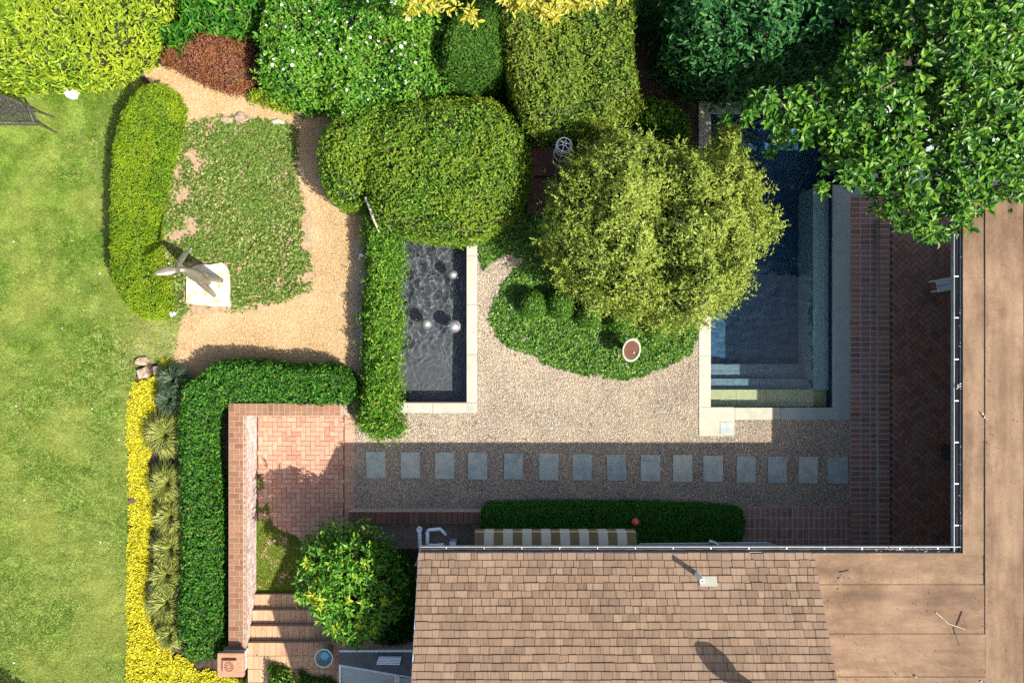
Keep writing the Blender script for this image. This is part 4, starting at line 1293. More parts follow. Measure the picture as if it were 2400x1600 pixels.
# ---- greenhouse / bay with aluminium frame at the lower edge
gh = empty("glass_bay", (-3.2, -6.6, 0), "aluminium framed glass bay with a vent grille at the lower edge", "bay window")
zg = 1.9
def pg(a, b_, z=zg): return P(a, b_, z)
def quad(pts, t, name, mat, parent):
    v = [Vector(q) for q in pts]; lo = [q - Vector((0,0,t)) for q in v]
    return MB().add([tuple(q) for q in v]+[tuple(q) for q in lo], [(3,2,1,0),(4,5,6,7)]+[(i,(i+1)%4,4+(i+1)%4,4+i) for i in range(4)]).build(name, mat, parent)
quad([pg(795,1524),pg(990,1524),pg(990,1590),pg(795,1556)], .06, "roof_panel", M['darkroof'], gh)
gr = quad([pg(888,1538,zg+.05),pg(941,1539,zg+.05),pg(936,1557,zg+.05),pg(882,1556,zg+.05)], .05, "vent_grille", M['paint_white'], gh)
for k in range(5):
    t_ = (k+.5)/5
    a_, b_ = pg(888-6*t_,1538+18*t_,zg+.062), pg(941-5*t_,1539+18*t_,zg+.062)
    MB().tube([a_, b_], .012, 4).build("louvre", M['alu'], gr)
for pts, nm in (([pg(797,1560,1.8),pg(925,1583,1.8),pg(925,1640,1.2),pg(797,1640,1.2)], "pane"), ([pg(935,1587,1.8),pg(990,1590,1.8),pg(990,1640,1.2),pg(935,1640,1.2)], "pane")):
    quad(pts, .02, nm, M['glass'], gh)
for pts in ([(795,1557,1.84),(928,1580,1.84),(990,1587,1.84)], [(797,1557,1.84),(797,1650,1.2)], [(928,1580,1.84),(928,1650,1.2)], [(934,1582,1.84),(934,1650,1.2)], [(795,1524,1.92),(990,1524,1.92)]):
    MB().tube([P(*q) for q in pts], .028, 6).build("frame_bar", M['alu'], gh)
c0 = P(800,1560,1.8); c1 = P(990,1640,1.2)
MB().box(c0.x, c1.x, c1.y-.3, c0.y-.06, -.02, 1.15).build("base_wall", M['housewall'], gh)

# ---- glass bowl with blue water
c0 = P(759,1541,1.0)
gb = empty("blue_bowl", (c0.x, c0.y, .56), "round pale rimmed bowl holding blue water beside the glass bay", "bowl")
MB().lathe(c0.x, c0.y, [(.001,.57),(.1,.57),(.14,.7),(.195,.95),(.2,1.0),(.185,1.0),(.16,.9),(.1,.86),(.001,.85)], 28).build("bowl", M['glass'], gb, True)
MB().lathe(c0.x, c0.y, [(.19,.995),(.205,1.0),(.205,1.012),(.185,1.012)], 28).build("rim", M['alu'], gb)
MB().lathe(c0.x-.02, c0.y-.01, [(.1,.868),(.085,.885),(.001,.888)], 22).build("water", M['bluewater'], gb)

# ---- red ball on the shade hedge
c0 = P(1489,1222,.7)
rb = empty("red_ball", (c0.x, c0.y, .6), "small red rubber ball lying on the dark shaded hedge", "ball")
MB().lathe(c0.x, c0.y, [(max(.085*math.sin(t),.0005), .72-.085*math.cos(t)) for t in np.linspace(0,math.pi,13)], 20).build("skin", M['red_ball'], rb, True)
MB().lathe(c0.x+.01, c0.y+.01, [(.012,.803),(.012,.807),(.001,.808)], 8).build("valve", M['paint_white'], rb)

# ------------------------------------------------------------------ sculpture and slab
sl_ = MB()
poly = [(437,636),(452,625),(470,618),(490,621),(520,615),(530,625),(537,635),(538,718),(490,717),(455,713),(436,708)]
v = [P(a,b_,.09) for a,b_ in poly]; n = len(v)
sl_.add([tuple(q) for q in v]+[(q.x,q.y,-.02) for q in v], [tuple(reversed(range(n)))]+[(i,(i+1)%n,n+(i+1)%n,n+i) for i in range(n)])
o = sl_.build("stone_slab", M['stone_white'])
tag(o, "pale weathered square stone slab carrying the bronze figure", "slab")
scu = empty("bronze_sculpture", tuple(P(500,672,.09)), "weathered bronze sculpture of a plunging figure with two raised fins", "sculpture")
def flat_tube(path, widths, thick, seg=10):
    """path points with half widths across (horizontal-ish) and half thickness"""
    mb = MB(); pts = [Vector(q) for q in path]; vs_ = []; fs_ = []
    for i, q in enumerate(pts):
        d = (pts[min(i+1,len(pts)-1)] - pts[max(i-1,0)]).normalized()
        s_ = d.cross(Vector((0,0,1)))
        if s_.length < .05: s_ = Vector((.6,.8,0))
        s_.normalize(); u_ = s_.cross(d)
        for k in range(seg):
            t = 6.2832*k/seg
            vs_.append(q + s_*math.cos(t)*widths[i] + u_*math.sin(t)*thick[i])
    for i in range(len(pts)-1):
        for k in range(seg):
            k2 = (k+1) % seg; fs_.append((i*seg+k, i*seg+k2, (i+1)*seg+k2, (i+1)*seg+k))
    fs_ += [tuple(reversed(range(seg))), tuple((len(pts)-1)*seg+k for k in range(seg))]
    return mb.add(vs_, fs_)
flat_tube([P(520,657,.08),P(513,656,.22),P(500,653,.5),P(485,648,.8),P(470,644,1.05)], [.055,.065,.075,.09,.08], [.05,.055,.06,.07,.06]).build("arm", M['bronze'], scu, True)
flat_tube([P(502,692,.08),P(497,687,.22),P(485,677,.5),P(472,664,.8),P(462,652,1.05)], [.055,.06,.07,.09,.08], [.05,.055,.06,.07,.06]).build("arm", M['bronze'], scu, True)
flat_tube([P(490,664,.55),P(478,658,.75),P(466,650,1.0),P(455,643,1.2),P(444,637,1.38),P(432,633,1.55),P(416,632,1.68)], [.05,.13,.165,.15,.11,.065,.055], [.04,.09,.11,.1,.08,.055,.045]).build("torso", M['bronze'], scu, True)
flat_tube([P(420,633,1.66),P(408,633,1.74),P(396,634,1.8),P(380,637,1.87),P(368,640,1.92),P(359,642,1.95)], [.05,.08,.105,.085,.055,.012], [.04,.03,.025,.02,.015,.008]).build("fin", M['bronze'], scu, True)
flat_tube([P(414,628,1.68),P(420,616,1.78),P(427,604,1.9),P(435,594,2.02),P(444,586,2.12),P(449,581,2.16)], [.04,.065,.075,.06,.035,.01], [.04,.03,.025,.02,.015,.008]).build("fin", M['bronze'], scu, True)

# ------------------------------------------------------------------ iron bench
bn = empty("iron_bench", tuple(P(40,285,0)), "dark cast iron garden bench with scrolled lattice seat on the lawn", "bench")
zs = .45
XA, XB = P(-70,280,zs).x, P(84,280,zs).x
yf, ybk = P(40,292,zs).y, P(40,258,zs).y
MB().tube([(XA,yf,zs),(XB+.08,yf-.01,zs)], .018, 6).tube([(XA,ybk,zs),(XB-.1,ybk,zs)], .016, 6).tube([(XB+.06,yf,zs),(XB-.1,ybk,zs)], .016, 6).build("seat_frame", M['iron'], bn)
def scrolls(name, X0, X1, f0, f1, nu, nv, parent):
    """lattice of small rings and S bars laid on the surface between the curves f0(x), f1(x)"""
    mb = MB()
    for i in range(nu):
        for j in range(nv):
            u, v_ = (i+.5+rng.uniform(-.15,.15))/nu, (j+.5+rng.uniform(-.15,.15))/nv
            xx = X0 + (X1-X0)*u; a_ = Vector(f0(xx)); b_ = Vector(f1(xx))
            c_ = a_.lerp(b_, v_); dv = (b_-a_).normalized(); rad = (b_-a_).length/nv*.55
            t0 = rng.uniform(0,6.28); ts = np.linspace(0, 5.0+rng.uniform(0,2), 11)
            pts = [c_ + (Vector((1,0,0))*math.cos(t0+t) + dv*math.sin(t0+t))*rad*(1-.06*k) for k, t in enumerate(ts)]
            mb.tube(pts, .0078, 4, cap=False)
    mb.build(name, M['iron'], parent)
scrolls("seat_lattice", XA, XB, lambda x: (x, yf, zs), lambda x: (x, ybk, zs), 26, 6, bn)
ztop = .92; ybt = P(40,222,ztop).y
def backf(x): 
    u = (x-XA)/(XB-XA); return (x, ybt - .10*max(0,(u-.6)/.4)**2*2, ztop - .22*max(0,(u-.6)/.4)**2)
scrolls("back_lattice", XA, XB-.12, lambda x: (x, ybk, zs+.03), backf, 24, 7, bn)
MB().tube([backf(x) for x in np.linspace(XA, XB-.1, 12)] + [(XB-.06, (ybk+ybt)/2, zs+.2), (XB-.1, ybk, zs)], .017, 6).build("back_frame", M['iron'], bn)
MB().tube([(XB-.06,(ybk+ybt)/2,zs+.22),(XB-.02,ybk+.02,zs+.24),(XB+.03,(yf+ybk)/2,zs+.22),(XB+.07,yf+.02,zs+.18),(XB+.08,yf,zs)], .018, 6).build("arm_rest", M['iron'], bn)
for (x_, y_, dx, dy) in ((XB+.07,yf,.12,-.06),(XB-.08,ybk,.22,-.03),(XA,yf,-.08,-.05),(XA,ybk,-.06,.06)):
    MB().tube([(x_,y_,zs),(x_+dx*.3,y_+dy*.3,.25),(x_+dx,y_+dy,-.01)], [.018,.016,.02], 6).build("leg", M['iron'], bn)

def rock(name, px, py, rx, ry, h, mat, label, cat, group=None, z0=0.0, seed=0):
    r_ = np.random.default_rng(seed+100)
    c_ = P(px, py, z0)
    vs_ = []; fs_ = []; seg = 9
    ang0 = r_.uniform(0,6.28)
    rad = 1 + r_.normal(0,.13,seg)
    for (k, zz) in ((.96,-.03),(1.0,h*.5),(.86,h*.9),(.5,h)):
        for i in range(seg):
            t = ang0 + 6.283*i/seg
            vs_.append((c_.x+rx*rad[i]*k*math.cos(t), c_.y+ry*rad[i]*k*math.sin(t), z0+zz+r_.normal(0,.06*h)))
    for j in range(3):
        for i in range(seg): fs_.append((j*seg+i, j*seg+(i+1)%seg, (j+1)*seg+(i+1)%seg, (j+1)*seg+i))
    fs_.append(tuple(3*seg+i for i in range(seg)))
    o = MB().add(vs_, fs_, .5).build(name, mat)
    return tag(o, label, cat, group)
rock("white_stone", 174, 222, .15, .12, .16, M['paint_white'], "small bright white stone where the lime shrub meets the lawn", "stone", seed=1)
rock("field_stone", 335, 846, .17, .10, .10, M['rock'], "pinkish flat stone at the tip of the yellow ground cover", "stone", "stones in the yellow ground cover", seed=2)
rock("field_stone", 340, 874, .15, .15, .14, M['rock'], "grey brown boulder, largest of the stones amid yellow ground cover", "stone", "stones in the yellow ground cover", seed=3)
rock("field_stone", 374, 866, .12, .10, .12, M['rock'], "tan stone between the yellow ground cover and the blue grass", "stone", "stones in the yellow ground cover", seed=4)
rock("field_stone", 312, 930, .08, .05, .05, M['rock_dark'], "small reddish stone halfway down the yellow strip beside the lawn", "stone", "stones in the yellow ground cover", seed=5)
rock("field_stone", 312, 1172, .09, .08, .06, M['rock_dark'], "dull grey stone on the lawn edge of the yellow strip", "stone", "stones in the yellow ground cover", seed=6)
rock("edging_stone", 533, 283, .18, .08, .07, M['rock'], "flat tan edging stone beside the ivy, left of its neighbour", "stone", "stones edging the ivy patch", seed=7)
rock("edging_stone", 567, 276, .17, .11, .08, M['rock'], "wide pale edging stone in the middle of the ivy edge", "stone", "stones edging the ivy patch", seed=8)
rock("edging_stone", 652, 287, .16, .07, .06, M['coping'], "whitish edging stone at the ivy corner nearest the yew", "stone", "stones edging the ivy patch", seed=9)
rock("white_stone", 406, 735, .08, .06, .07, M['paint_white'], "tiny white stone at the foot of the oblong hedge", "stone", seed=10)
rock("flat_stone", 1233, 795, .11, .08, .07, M['rock'], "brownish flat stone lying in a gap of the ivy bed", "stone", seed=12)

# ---- bird bath
zb_ = .62
c0 = P(1480, 820, zb_)
bb = empty("bird_bath", (c0.x, c0.y, 0), "oval white stone bird bath full of brown water in the ivy", "bird bath")
kw = dict(sx=.80, sy=1.04, rot=R(-14))
MB().lathe(c0.x, c0.y, [(.12,-.02),(.13,.06),(.08,.1),(.07,.35),(.12,.45),(.22,.52),(.262,.60),(.262,zb_),(.215,zb_+.004),(.2,zb_-.05),(.001,zb_-.08)], 32, **kw).build("basin", M['coping'], bb, True)
MB().lathe(c0.x, c0.y, [(.207,zb_-.022),(.001,zb_-.022)], 32, **kw).build("water", M['brownwater'], bb)
MB().lathe(c0.x+.05, c0.y-.06, [(.012,zb_-.03),(.012,zb_+.02),(.001,zb_+.022)], 8).build("spout", M['wire'], bb)

# ---- wire plant support
zw = 1.5
c0 = P(1322, 341, zw)
wr = empty("wire_plant_cage", (c0.x, c0.y, 0), "white wire plant cage with a round top at the brick path", "plant cage")
for (rr_, z_) in ((.17,zw),(.145,zw+.06),(.16,zw-.25),(.18,zw-.6)):
    MB().tube([(c0.x+rr_*math.cos(t), c0.y+rr_*math.sin(t), z_) for t in np.linspace(0,6.283,29)], .0085, 5, cap=False).build("ring", M['wire'], wr)
for k in range(6):
    a = 6.283*k/6 + .2
    MB().tube([(c0.x+.02*math.cos(a), c0.y+.02*math.sin(a), zw+.1), (c0.x+.12*math.cos(a), c0.y+.12*math.sin(a), zw+.08), (c0.x+.17*math.cos(a), c0.y+.17*math.sin(a), zw), (c0.x+.2*math.cos(a), c0.y+.2*math.sin(a), -.02)], .0075, 5).build("wire_leg", M['wire'], wr)

# ---- brick steps between the hedges
bs = empty("shaded_brick_steps", tuple(P(1285,430,0)), "three shaded brick steps leading down between the clipped yews", "steps")
for k, (ya, yb_, z_) in enumerate(((345,412,.34),(416,468,.2),(466,500,.08))):
    a_, b_ = P(1236,ya,z_), P(1345,yb_,z_)
    t_ = MB().box(a_.x, b_.x, b_.y, a_.y, -.02, z_-.01).build("step", M['mortar_dark'], bs)
    nx = int((b_.x-a_.x)/.12); ny = max(1, round((a_.y-b_.y)/.24)); ly = (a_.y-b_.y)/ny
    for i in range(nx):
        for j in range(ny):
            put_brick("brick", brick_mesh(.112, round(ly-.01,3), .05), M['mossbrick'], (a_.x+.06+.12*i, b_.y+ly*(j+.5), z_), 0, t_)

# ---- pale pipe edging left of the fountain hedge
pe = empty("edging_pipe", tuple(P(848,770,0)), "pale pipe lying along the path beside the fountain hedge", "pipe")
MB().tube([P(850,712,.06),P(847,720,.06),P(848,800,.06),P(851,850,.05)], .04, 9).build("pipe_run", M['coping'], pe, True)
MB().tube([P(850,712,.06),P(855,709,.06)], .045, 9).build("pipe_end", M['coping'], pe)
ub = empty("valve_box", tuple(P(847,598,0)), "small white valve box beside the fountain hedge on the path", "box")
c0 = P(847,598,.1); MB().box(c0.x-.05,c0.x+.05,c0.y-.035,c0.y+.035,-.02,.1,.01).build("case", M['paint_white'], ub)
MB().box(c0.x-.055,c0.x+.055,c0.y-.04,c0.y+.04,.1,.115,.006).build("lid", M['paint_white'], ub)

# ------------------------------------------------------------------ PLANTING
shrub("oblong_hedge", "long rounded bright green clipped hedge beside the bronze figure", "hedge",
      [(312,232),(335,205),(372,200),(412,220),(432,262),(425,320),(405,380),(390,450),(375,540),(382,620),(402,680),(395,735),(350,745),(300,715),(268,650),(262,550),(264,440),(272,340),(290,270)],
      1.0, .16, .065, .4, 2.6, 'box_bright', fine=.05, bump_a=.05, seed=3, depth=.05)
shrub("corner_hedge", "dark green L shaped boxwood hedge wrapping the outside of the brick wall", "hedge",
      [(428,905),(450,893),(478,872),(505,852),(600,846),(700,856),(800,860),(832,880),(842,910),(828,936),(790,950),(680,946),(570,940),(532,952),(518,985),(514,1050),(528,1130),(534,1280),(534,1400),(532,1500),(505,1538),(455,1546),(425,1512),(419,1440),(430,1300),(425,1150),(421,1000)],
      .82, .16, .07, .5, 2.2, 'box_dark', fine=.06, bump_a=.05, bump_s=.3, seed=4, depth=.06, sub=3)
shrub("clipped_yew", "large mounded clipped yew overhanging the end of the fountain pool", "yew",
      [(885,250),(950,228),(1050,215),(1150,218),(1205,258),(1238,340),(1240,420),(1222,492),(1185,535),(1120,570),(1040,574),(960,560),(910,540),(870,500),(845,430),(850,320)],
      1.75, .75, .085, .42, 2.0, 'yew', bump_a=.12, bump_s=.6, seed=5, depth=.13, fine=.08, core_drop=.2, group="clipped yews")
shrub("clipped_yew", "smaller rounded yew lobe overhanging the orange gravel path", "yew",
      [(740,320),(780,270),(840,235),(910,245),(930,350),(905,440),(868,482),(842,497),(800,485),(760,450),(738,390)],
      1.6, .6, .085, .42, 2.0, 'yew', bump_a=.12, bump_s=.5, seed=6, depth=.13, fine=.08, core_drop=.2, group="clipped yews")
shrub("clipped_yew", "tall squarish olive green yew behind the wire plant cage", "yew",
      [(1180,30),(1300,-50),(1470,-40),(1482,100),(1494,200),(1482,270),(1425,302),(1350,332),(1245,345),(1214,290),(1192,210),(1178,120)],
      2.1, .35, .085, .42, 2.0, 'yew_olive', bump_a=.14, bump_s=.6, seed=7, depth=.14, fine=.09, core_drop=.22, group="clipped yews")
shrub("cypress_hedge", "narrow upright green cypress hedge next to the white flowering rose", "hedge",
      [(1045,90),(1095,10),(1150,-50),(1168,50),(1172,130),(1172,218),(1120,236),(1060,220)],
      2.0, .25, .075, .3, 3.2, 'cypress', bump_a=.05, seed=8, depth=.1, tz=.9)
rs_root, rs_poly = shrub("rose_bush", "sprawling green rose bush dotted with small white flowers", "rose bush",
      [(612,70),(640,-30),(800,-60),(1000,-60),(1100,-30),(1105,60),(1075,130),(1085,200),(1040,240),(985,285),(920,262),(885,300),(835,325),(785,268),(715,262),(660,235),(612,180)],
      1.55, .45, .09, .5, 2.2, 'rose', T_DIA, bump_a=.34, bump_s=.9, fine=.12, seed=9, depth=.12, core_drop=.22, edge_jit=.07)
sprays(rs_root, rs_poly, TOPS[rs_root.name], .8, 320, .30, .085, .5, 'rose', T_DIA, m=10, side=.45)
# white flowers
pet = MB()
for k in range(6):
    a = 6.283*k/6
    pet.add([(0,0,.2),(math.cos(a-.45)*.8,math.sin(a-.45)*.8,.25),(math.cos(a),math.sin(a),.12),(math.cos(a+.45)*.8,math.sin(a+.45)*.8,.25)], [(0,1,2,3)])
fme = bpy.data.meshes.new("flower"); fme.from_pydata(pet.v, [], pet.f); fme.update(); fme.materials.append(M['petal'])
x, y, _ = sample_poly(rs_poly, 95)
d, _, _ = dist_poly(rs_poly, x, y)
for xx, yy, dd in zip(x, y, d):
    k = rng.uniform(.022, .045)
    u = min(dd/.45, 1); z = 1.55 - .45*(1-math.sqrt(max(0,1-(1-u)**2))) + .34*vnoise(np.array([xx]), np.array([yy]), .9, 9)[0]*(.35+.65*u) + .05
    o = bpy.data.objects.new("flower", fme); link(o, rs_root)
    o.location = Vector((xx, yy, z)) - rs_root.location; o.scale = (k,k,k); o.rotation_euler = (rng.normal(0,.4), rng.normal(0,.4), rng.uniform(0,6))
shrub("lime_shrub", "broad chartreuse leafed shrub mass behind the iron bench", "shrub",
      [(-80,-60),(200,-70),(440,-60),(450,20),(425,80),(395,120),(350,155),(300,190),(235,210),(160,212),(80,218),(0,214),(-80,216)],
      1.5, .45, .115, .40, 1.9, 'lime', T_OVAL, bump_a=.12, bump_s=.6, fine=.1, seed=10, depth=.2, core_drop=.26, tdir=(.1,-.4,0), singles=150)
shrub("broad_leaf_shrub", "deep green broad leafed shrub above the red barberry", "shrub",
      [(430,-60),(700,-70),(690,10),(640,60),(600,95),(555,100),(500,92),(455,100),(415,105),(425,40)],
      1.3, .35, .17, .32, 2.6, 'hosta', T_OVAL, bump_a=.12, bump_s=.5, seed=11, depth=.12, core_drop=.2, singles=80)
bar, barp = shrub("barberry", "reddish brown barberry shrub spilling over the gravel path", "shrub",
      [(378,125),(420,85),(470,72),(530,82),(578,105),(602,150),(606,192),(572,218),(530,212),(490,196),(450,175),(405,150)],
      .75, .35, .05, .45, 2.6, 'red', bump_a=.1, bump_s=.35, seed=12, depth=.1, edge_jit=.05)
sprays(bar, barp, TOPS[bar.name], .3, 160, .2, .045, .4, 'red', T_DIA, m=12, side=.5)
shrub("golden_shrub", "small yellow green shrub at the foot of the rose bush", "shrub",
      [(578,228),(600,205),(650,195),(690,228),(684,262),(640,252)],
      .45, .2, .06, .5, 2.6, 'lime', bump_a=.06, seed=13, depth=.06)
fh, fhp = shrub("fountain_hedge", "leafy green hedge growing along the edge of the fountain pool", "hedge",
      [(858,490),(900,505),(932,565),(938,620),(928,680),(936,760),(926,850),(932,920),(922,960),(942,1000),(915,1020),(870,1018),(838,988),(850,920),(856,830),(850,740),(862,650),(858,560)],
      .92, .32, .085, .36, 3.0, 'espalier', bump_a=.10, bump_s=.35, seed=14, depth=.1, edge_jit=.10, core_drop=.15, lo=.25, fine=.06)
sprays(fh, fhp, TOPS[fh.name], .35, 260, .16, .085, .34, 'espalier', T_DIA, m=9, side=.6)
shrub("shaded_hedge", "dark green clipped hedge in the house shade below the stepping stones", "hedge",
      [(1138,1185),(1180,1178),(1400,1176),(1600,1180),(1715,1188),(1742,1212),(1740,1255),(1705,1272),(1400,1276),(1150,1274),(1134,1230)],
      .66, .12, .045, .5, 2.8, 'box_shade', bump_a=.025, seed=15, depth=.05)
shrub("dark_bed_shrub", "low dark shrub in the shade between the citrus and the house", "shrub",
      [(870,1300),(930,1290),(965,1330),(970,1420),(965,1500),(905,1525),(860,1490),(850,1400)],
      .75, .3, .09, .42, 2.0, 'box_shade', bump_a=.12, bump_s=.4, seed=16, depth=.15, core_drop=.25)
shrub("small_shrub", "small light green shrub at the top of the brick steps", "shrub",
      [(640,1555),(665,1538),(695,1545),(710,1575),(725,1640),(640,1650),(632,1590)],
      1.0, .25, .055, .5, 2.6, 'espalier', bump_a=.06, seed=17, depth=.08, zb=.5, base_z=.54)
shrub("ground_cover_bed", "patch of dark green ground cover between the blue bowl and the glass bay", "ground cover",
      [(712,1560),(760,1562),(800,1575),(800,1660),(715,1660)], .72, .06, .05, .3, 2.4, 'box_dark', bump_a=.03, seed=18, zb=.55, base_z=.54, trunk=False)
lr, lrp = shrub("laurel_shrub", "blue green broad leafed laurel at the top corner of the swimming pool", "shrub",
      [(1530,-60),(1700,-80),(2120,-60),(2080,60),(1980,160),(1880,190),(1760,222),(1700,238),(1640,222),(1590,215),(1545,165),(1560,100),(1530,50)],
      3.0, .5, .15, .42, 1.8, 'laurel', T_OVAL, bump_a=.55, bump_s=.9, fine=.15, seed=19, depth=.22, core_drop=.4, singles=150, edge_jit=.14)
sprays(lr, lrp, TOPS[lr.name], 1.5, 260, .38, .15, .40, 'laurel', T_OVAL, m=9, side=.4)
shrub("low_shrub", "small leafy shrub tucked between the olive tree and the tall yew", "shrub",
      [(1490,240),(1540,225),(1600,250),(1625,300),(1600,340),(1540,330),(1495,290)], .7, .3, .07, .5, 1.8, 'espalier', bump_a=.12, seed=20, depth=.12, core_drop=.2)

# clipped box balls
for i, (px, py, rr_, lb) in enumerate(((1250,714,30,"clipped boxwood ball farthest from the swimming pool, in the ivy"), (1315,714,30,"second clipped boxwood ball from the gravel, beside the ivy gap"),
                                (1382,735,29,"middle clipped boxwood ball of the row under the olive tree"), (1452,748,29,"fourth clipped boxwood ball, mostly under the olive crown"),
                                (1540,752,34,"clipped boxwood ball nearest the swimming pool below the olive tree"))):
    shrub("boxwood_ball", lb, "topiary", [(px+rr_*math.cos(t), py+rr_*math.sin(t)) for t in np.linspace(0,6.283,11)[:-1]],
          .7, .27, .05, .5, 2.6, 'topiary', bump_a=.02, seed=40+i, depth=.04, sub=2, group="boxwood balls along the ivy bed")

# ivy beds
def ivy(name, poly, n, leaf, mat, zmax, label, keepf=None, seed=0):
    x, y, _ = sample_poly(poly, n)
    d, _, _ = dist_poly(poly, x, y)
    k = (d > .12*np.abs(vnoise(x, y, .3, seed+50)) )
    if keepf is not None: k &= keepf(x, y, d)
    x, y, d = x[k], y[k], d[k]; m = len(x)
    z = .012 + np.minimum(d/.25,1)*zmax*(.45+.55*vnoise(x, y, .35, seed)) * rng.uniform(.4,1,m)
    z = np.maximum(z, .012)
    ln = leaf*rng.uniform(.6,1.3,m)
    o = leaves(name, np.stack([x,y,z],1), np.tile([0,0,1.],(m,1)), ln, ln*.8, T_DIA, M[mat], None, jit=.75)
    return tag(o, label, None, None, 'stuff')
tree_sh = lambda x, y, d: np.ones(len(x), bool)
ivy("ivy_ground_cover", w_ivy2, 52000, .062, 'ivy', .14, "glossy ivy bed spreading round the bird bath", seed=61)
ivy("ivy_ground_cover", w_ivy3, 9000, .06, 'ivy', .12, "ivy strip at the head of the gravel court by the yew", seed=62)
wib = pxpoly(IVYBED, sub=4)
def ivy_keep(x, y, d):
    cov = vnoise(x, y, .55, 71, 3) + .46 - 1.1*np.exp(-((x+7.6)**2/.25+(y-3.2)**2/.9)) - .9*np.exp(-((x+7.4)**2/.2+(y-4.9)**2/.1)) - 1.2*smooth(-5.1,-4.75,x) - .8*smooth(1.1,.75,y) + .35*np.exp(-((x+6.3)**2/1.2+(y-3.6)**2/3))
    slabm = (x > -7.66) & (x < -6.62) & (y > .82) & (y < 1.84)
    return (rng.uniform(-.6,.6,len(x)) < cov) & ~slabm & (x > -8.35)
ivy("ivy_ground_cover", wib, 34000, .064, 'ivy_pale', .09, "patchy pale ivy over dry soil beside the oblong hedge", ivy_keep, seed=63)
YEL = [(306,905),(330,890),(352,880),(368,848),(405,838),(404,868),(385,905),(368,960),(372,1010),(352,1060),(358,1130),(365,1180),(360,1240),(350,1280),(355,1330),(342,1400),(358,1450),(382,1500),(430,1535),(470,1562),(510,1570),(560,1590),(590,1575),(606,1568),(590,1600),(560,1680),(312,1680),(298,1500),(296,1350),(302,1200),(296,1000)]
yp = pxpoly(YEL, sub=2)
ivy("golden_ground_cover", yp, 33000, .05, 'jenny', .13, "bright yellow creeping ground cover edging the lawn", seed=64)

# ornamental grasses
def clump(px, py, rpx, mat, label, group, seed, hgt=.5):
    r_ = np.random.default_rng(seed)
    c_ = P(px, py, .25)
    root = empty("grass_clump", (c_.x, c_.y, 0), label, "ornamental grass", group)
    rad = rpx/100.0*1.12
    n = 800; V = []; F = []; rn = []
    for k in range(n):
        a = r_.uniform(0,6.283); l = rad*r_.uniform(.45,1.2)*1.15; h = hgt*r_.uniform(.55,1.0)
        dx, dy = math.cos(a), math.sin(a); w_ = .008; b0 = len(V)
        swirl = r_.normal(0,.35)
        for (t, zz, ww) in ((.03,.02,1),(.25,.75,1.0),(.6,1.0,.8),(1.0,.62,.1)):
            ca, sa = math.cos(a+swirl*t), math.sin(a+swirl*t)
            x_, y_ = c_.x+ca*l*t+r_.normal(0,.002), c_.y+sa*l*t
            V += [(x_-sa*w_*ww, y_+ca*w_*ww, zz*h), (x_+sa*w_*ww, y_-ca*w_*ww, zz*h)]
        for j in range(3): F.append((b0+2*j, b0+2*j+1, b0+2*j+3, b0+2*j+2)); rn.append(0)
        q = r_.uniform(0,1); rn[-3:] = [q]*3
    mesh_np("blades", np.array(V), np.array(F), M[mat], root, rnd=rn)
    MB().lathe(c_.x, c_.y, [(.09,-.01),(.1,.06),(.06,.16),(.001,.2)], 9).build("crown", M['twig'], root)
for i, (a, b_, rr_, mt, lb) in enumerate(((408,890,32,'bgrass',"blue green grass clump nearest the gravel path"), (402,935,30,'bgrass',"blue green grass clump just below its blue neighbour"),
        (390,1018,44,'ograss',"pale grass fountain, first below the blue clumps"), (396,1131,40,'ograss',"pale grass fountain, second below the blue clumps"),
        (404,1209,36,'ograss',"pale grass fountain, third below the blue clumps"), (404,1284,40,'ograss',"pale grass fountain, fourth below the blue clumps"),
        (395,1345,38,'ograss',"pale grass fountain, fifth below the blue clumps, rather flattened"), (394,1410,44,'ograss',"broad pale grass fountain, second from the lower end"),
        (402,1482,30,'ograss',"smallest pale grass fountain at the lower end of the row"))):
    clump(a, b_, rr_, mt, lb, "grass clumps along the corner hedge", 200+i)

# olive tree
ot, opoly = shrub("olive_tree", "round pale olive green tree overhanging the swimming pool edge", "tree",
      [(1302,450),(1340,385),(1395,335),(1440,300),(1500,312),(1560,332),(1640,345),(1690,352),(1714,308),(1738,350),(1772,388),(1803,400),(1785,470),(1838,512),(1830,540),(1792,562),(1762,602),(1758,652),(1742,690),(1700,722),(1640,748),(1580,762),(1500,742),(1440,724),(1380,704),(1338,672),(1312,645),(1302,605),(1275,582),(1292,520)],
      3.0, 1.0, .078, .42, 2.0, 'olive', bump_a=.62, bump_s=.85, zb=1.15, depth=.2, core_drop=.5, edge_jit=.13, seed=21, fine=.13, trunk_r=.085, foliage="crown", lo=.45, hi=.8, side=1.2)
sprays(ot, opoly, TOPS[ot.name], 1.6, 420, .34, .075, .42, 'olive', T_DIA, m=14)
cxy = poly_center(opoly)
limbs(ot, (cxy[0], cxy[1], 1.1), [(cxy[0]+1.3*math.cos(a), cxy[1]+1.2*math.sin(a), 2.35+rng.uniform(-.2,.3)) for a in np.linspace(0,6.28,8)[:-1]], .05)

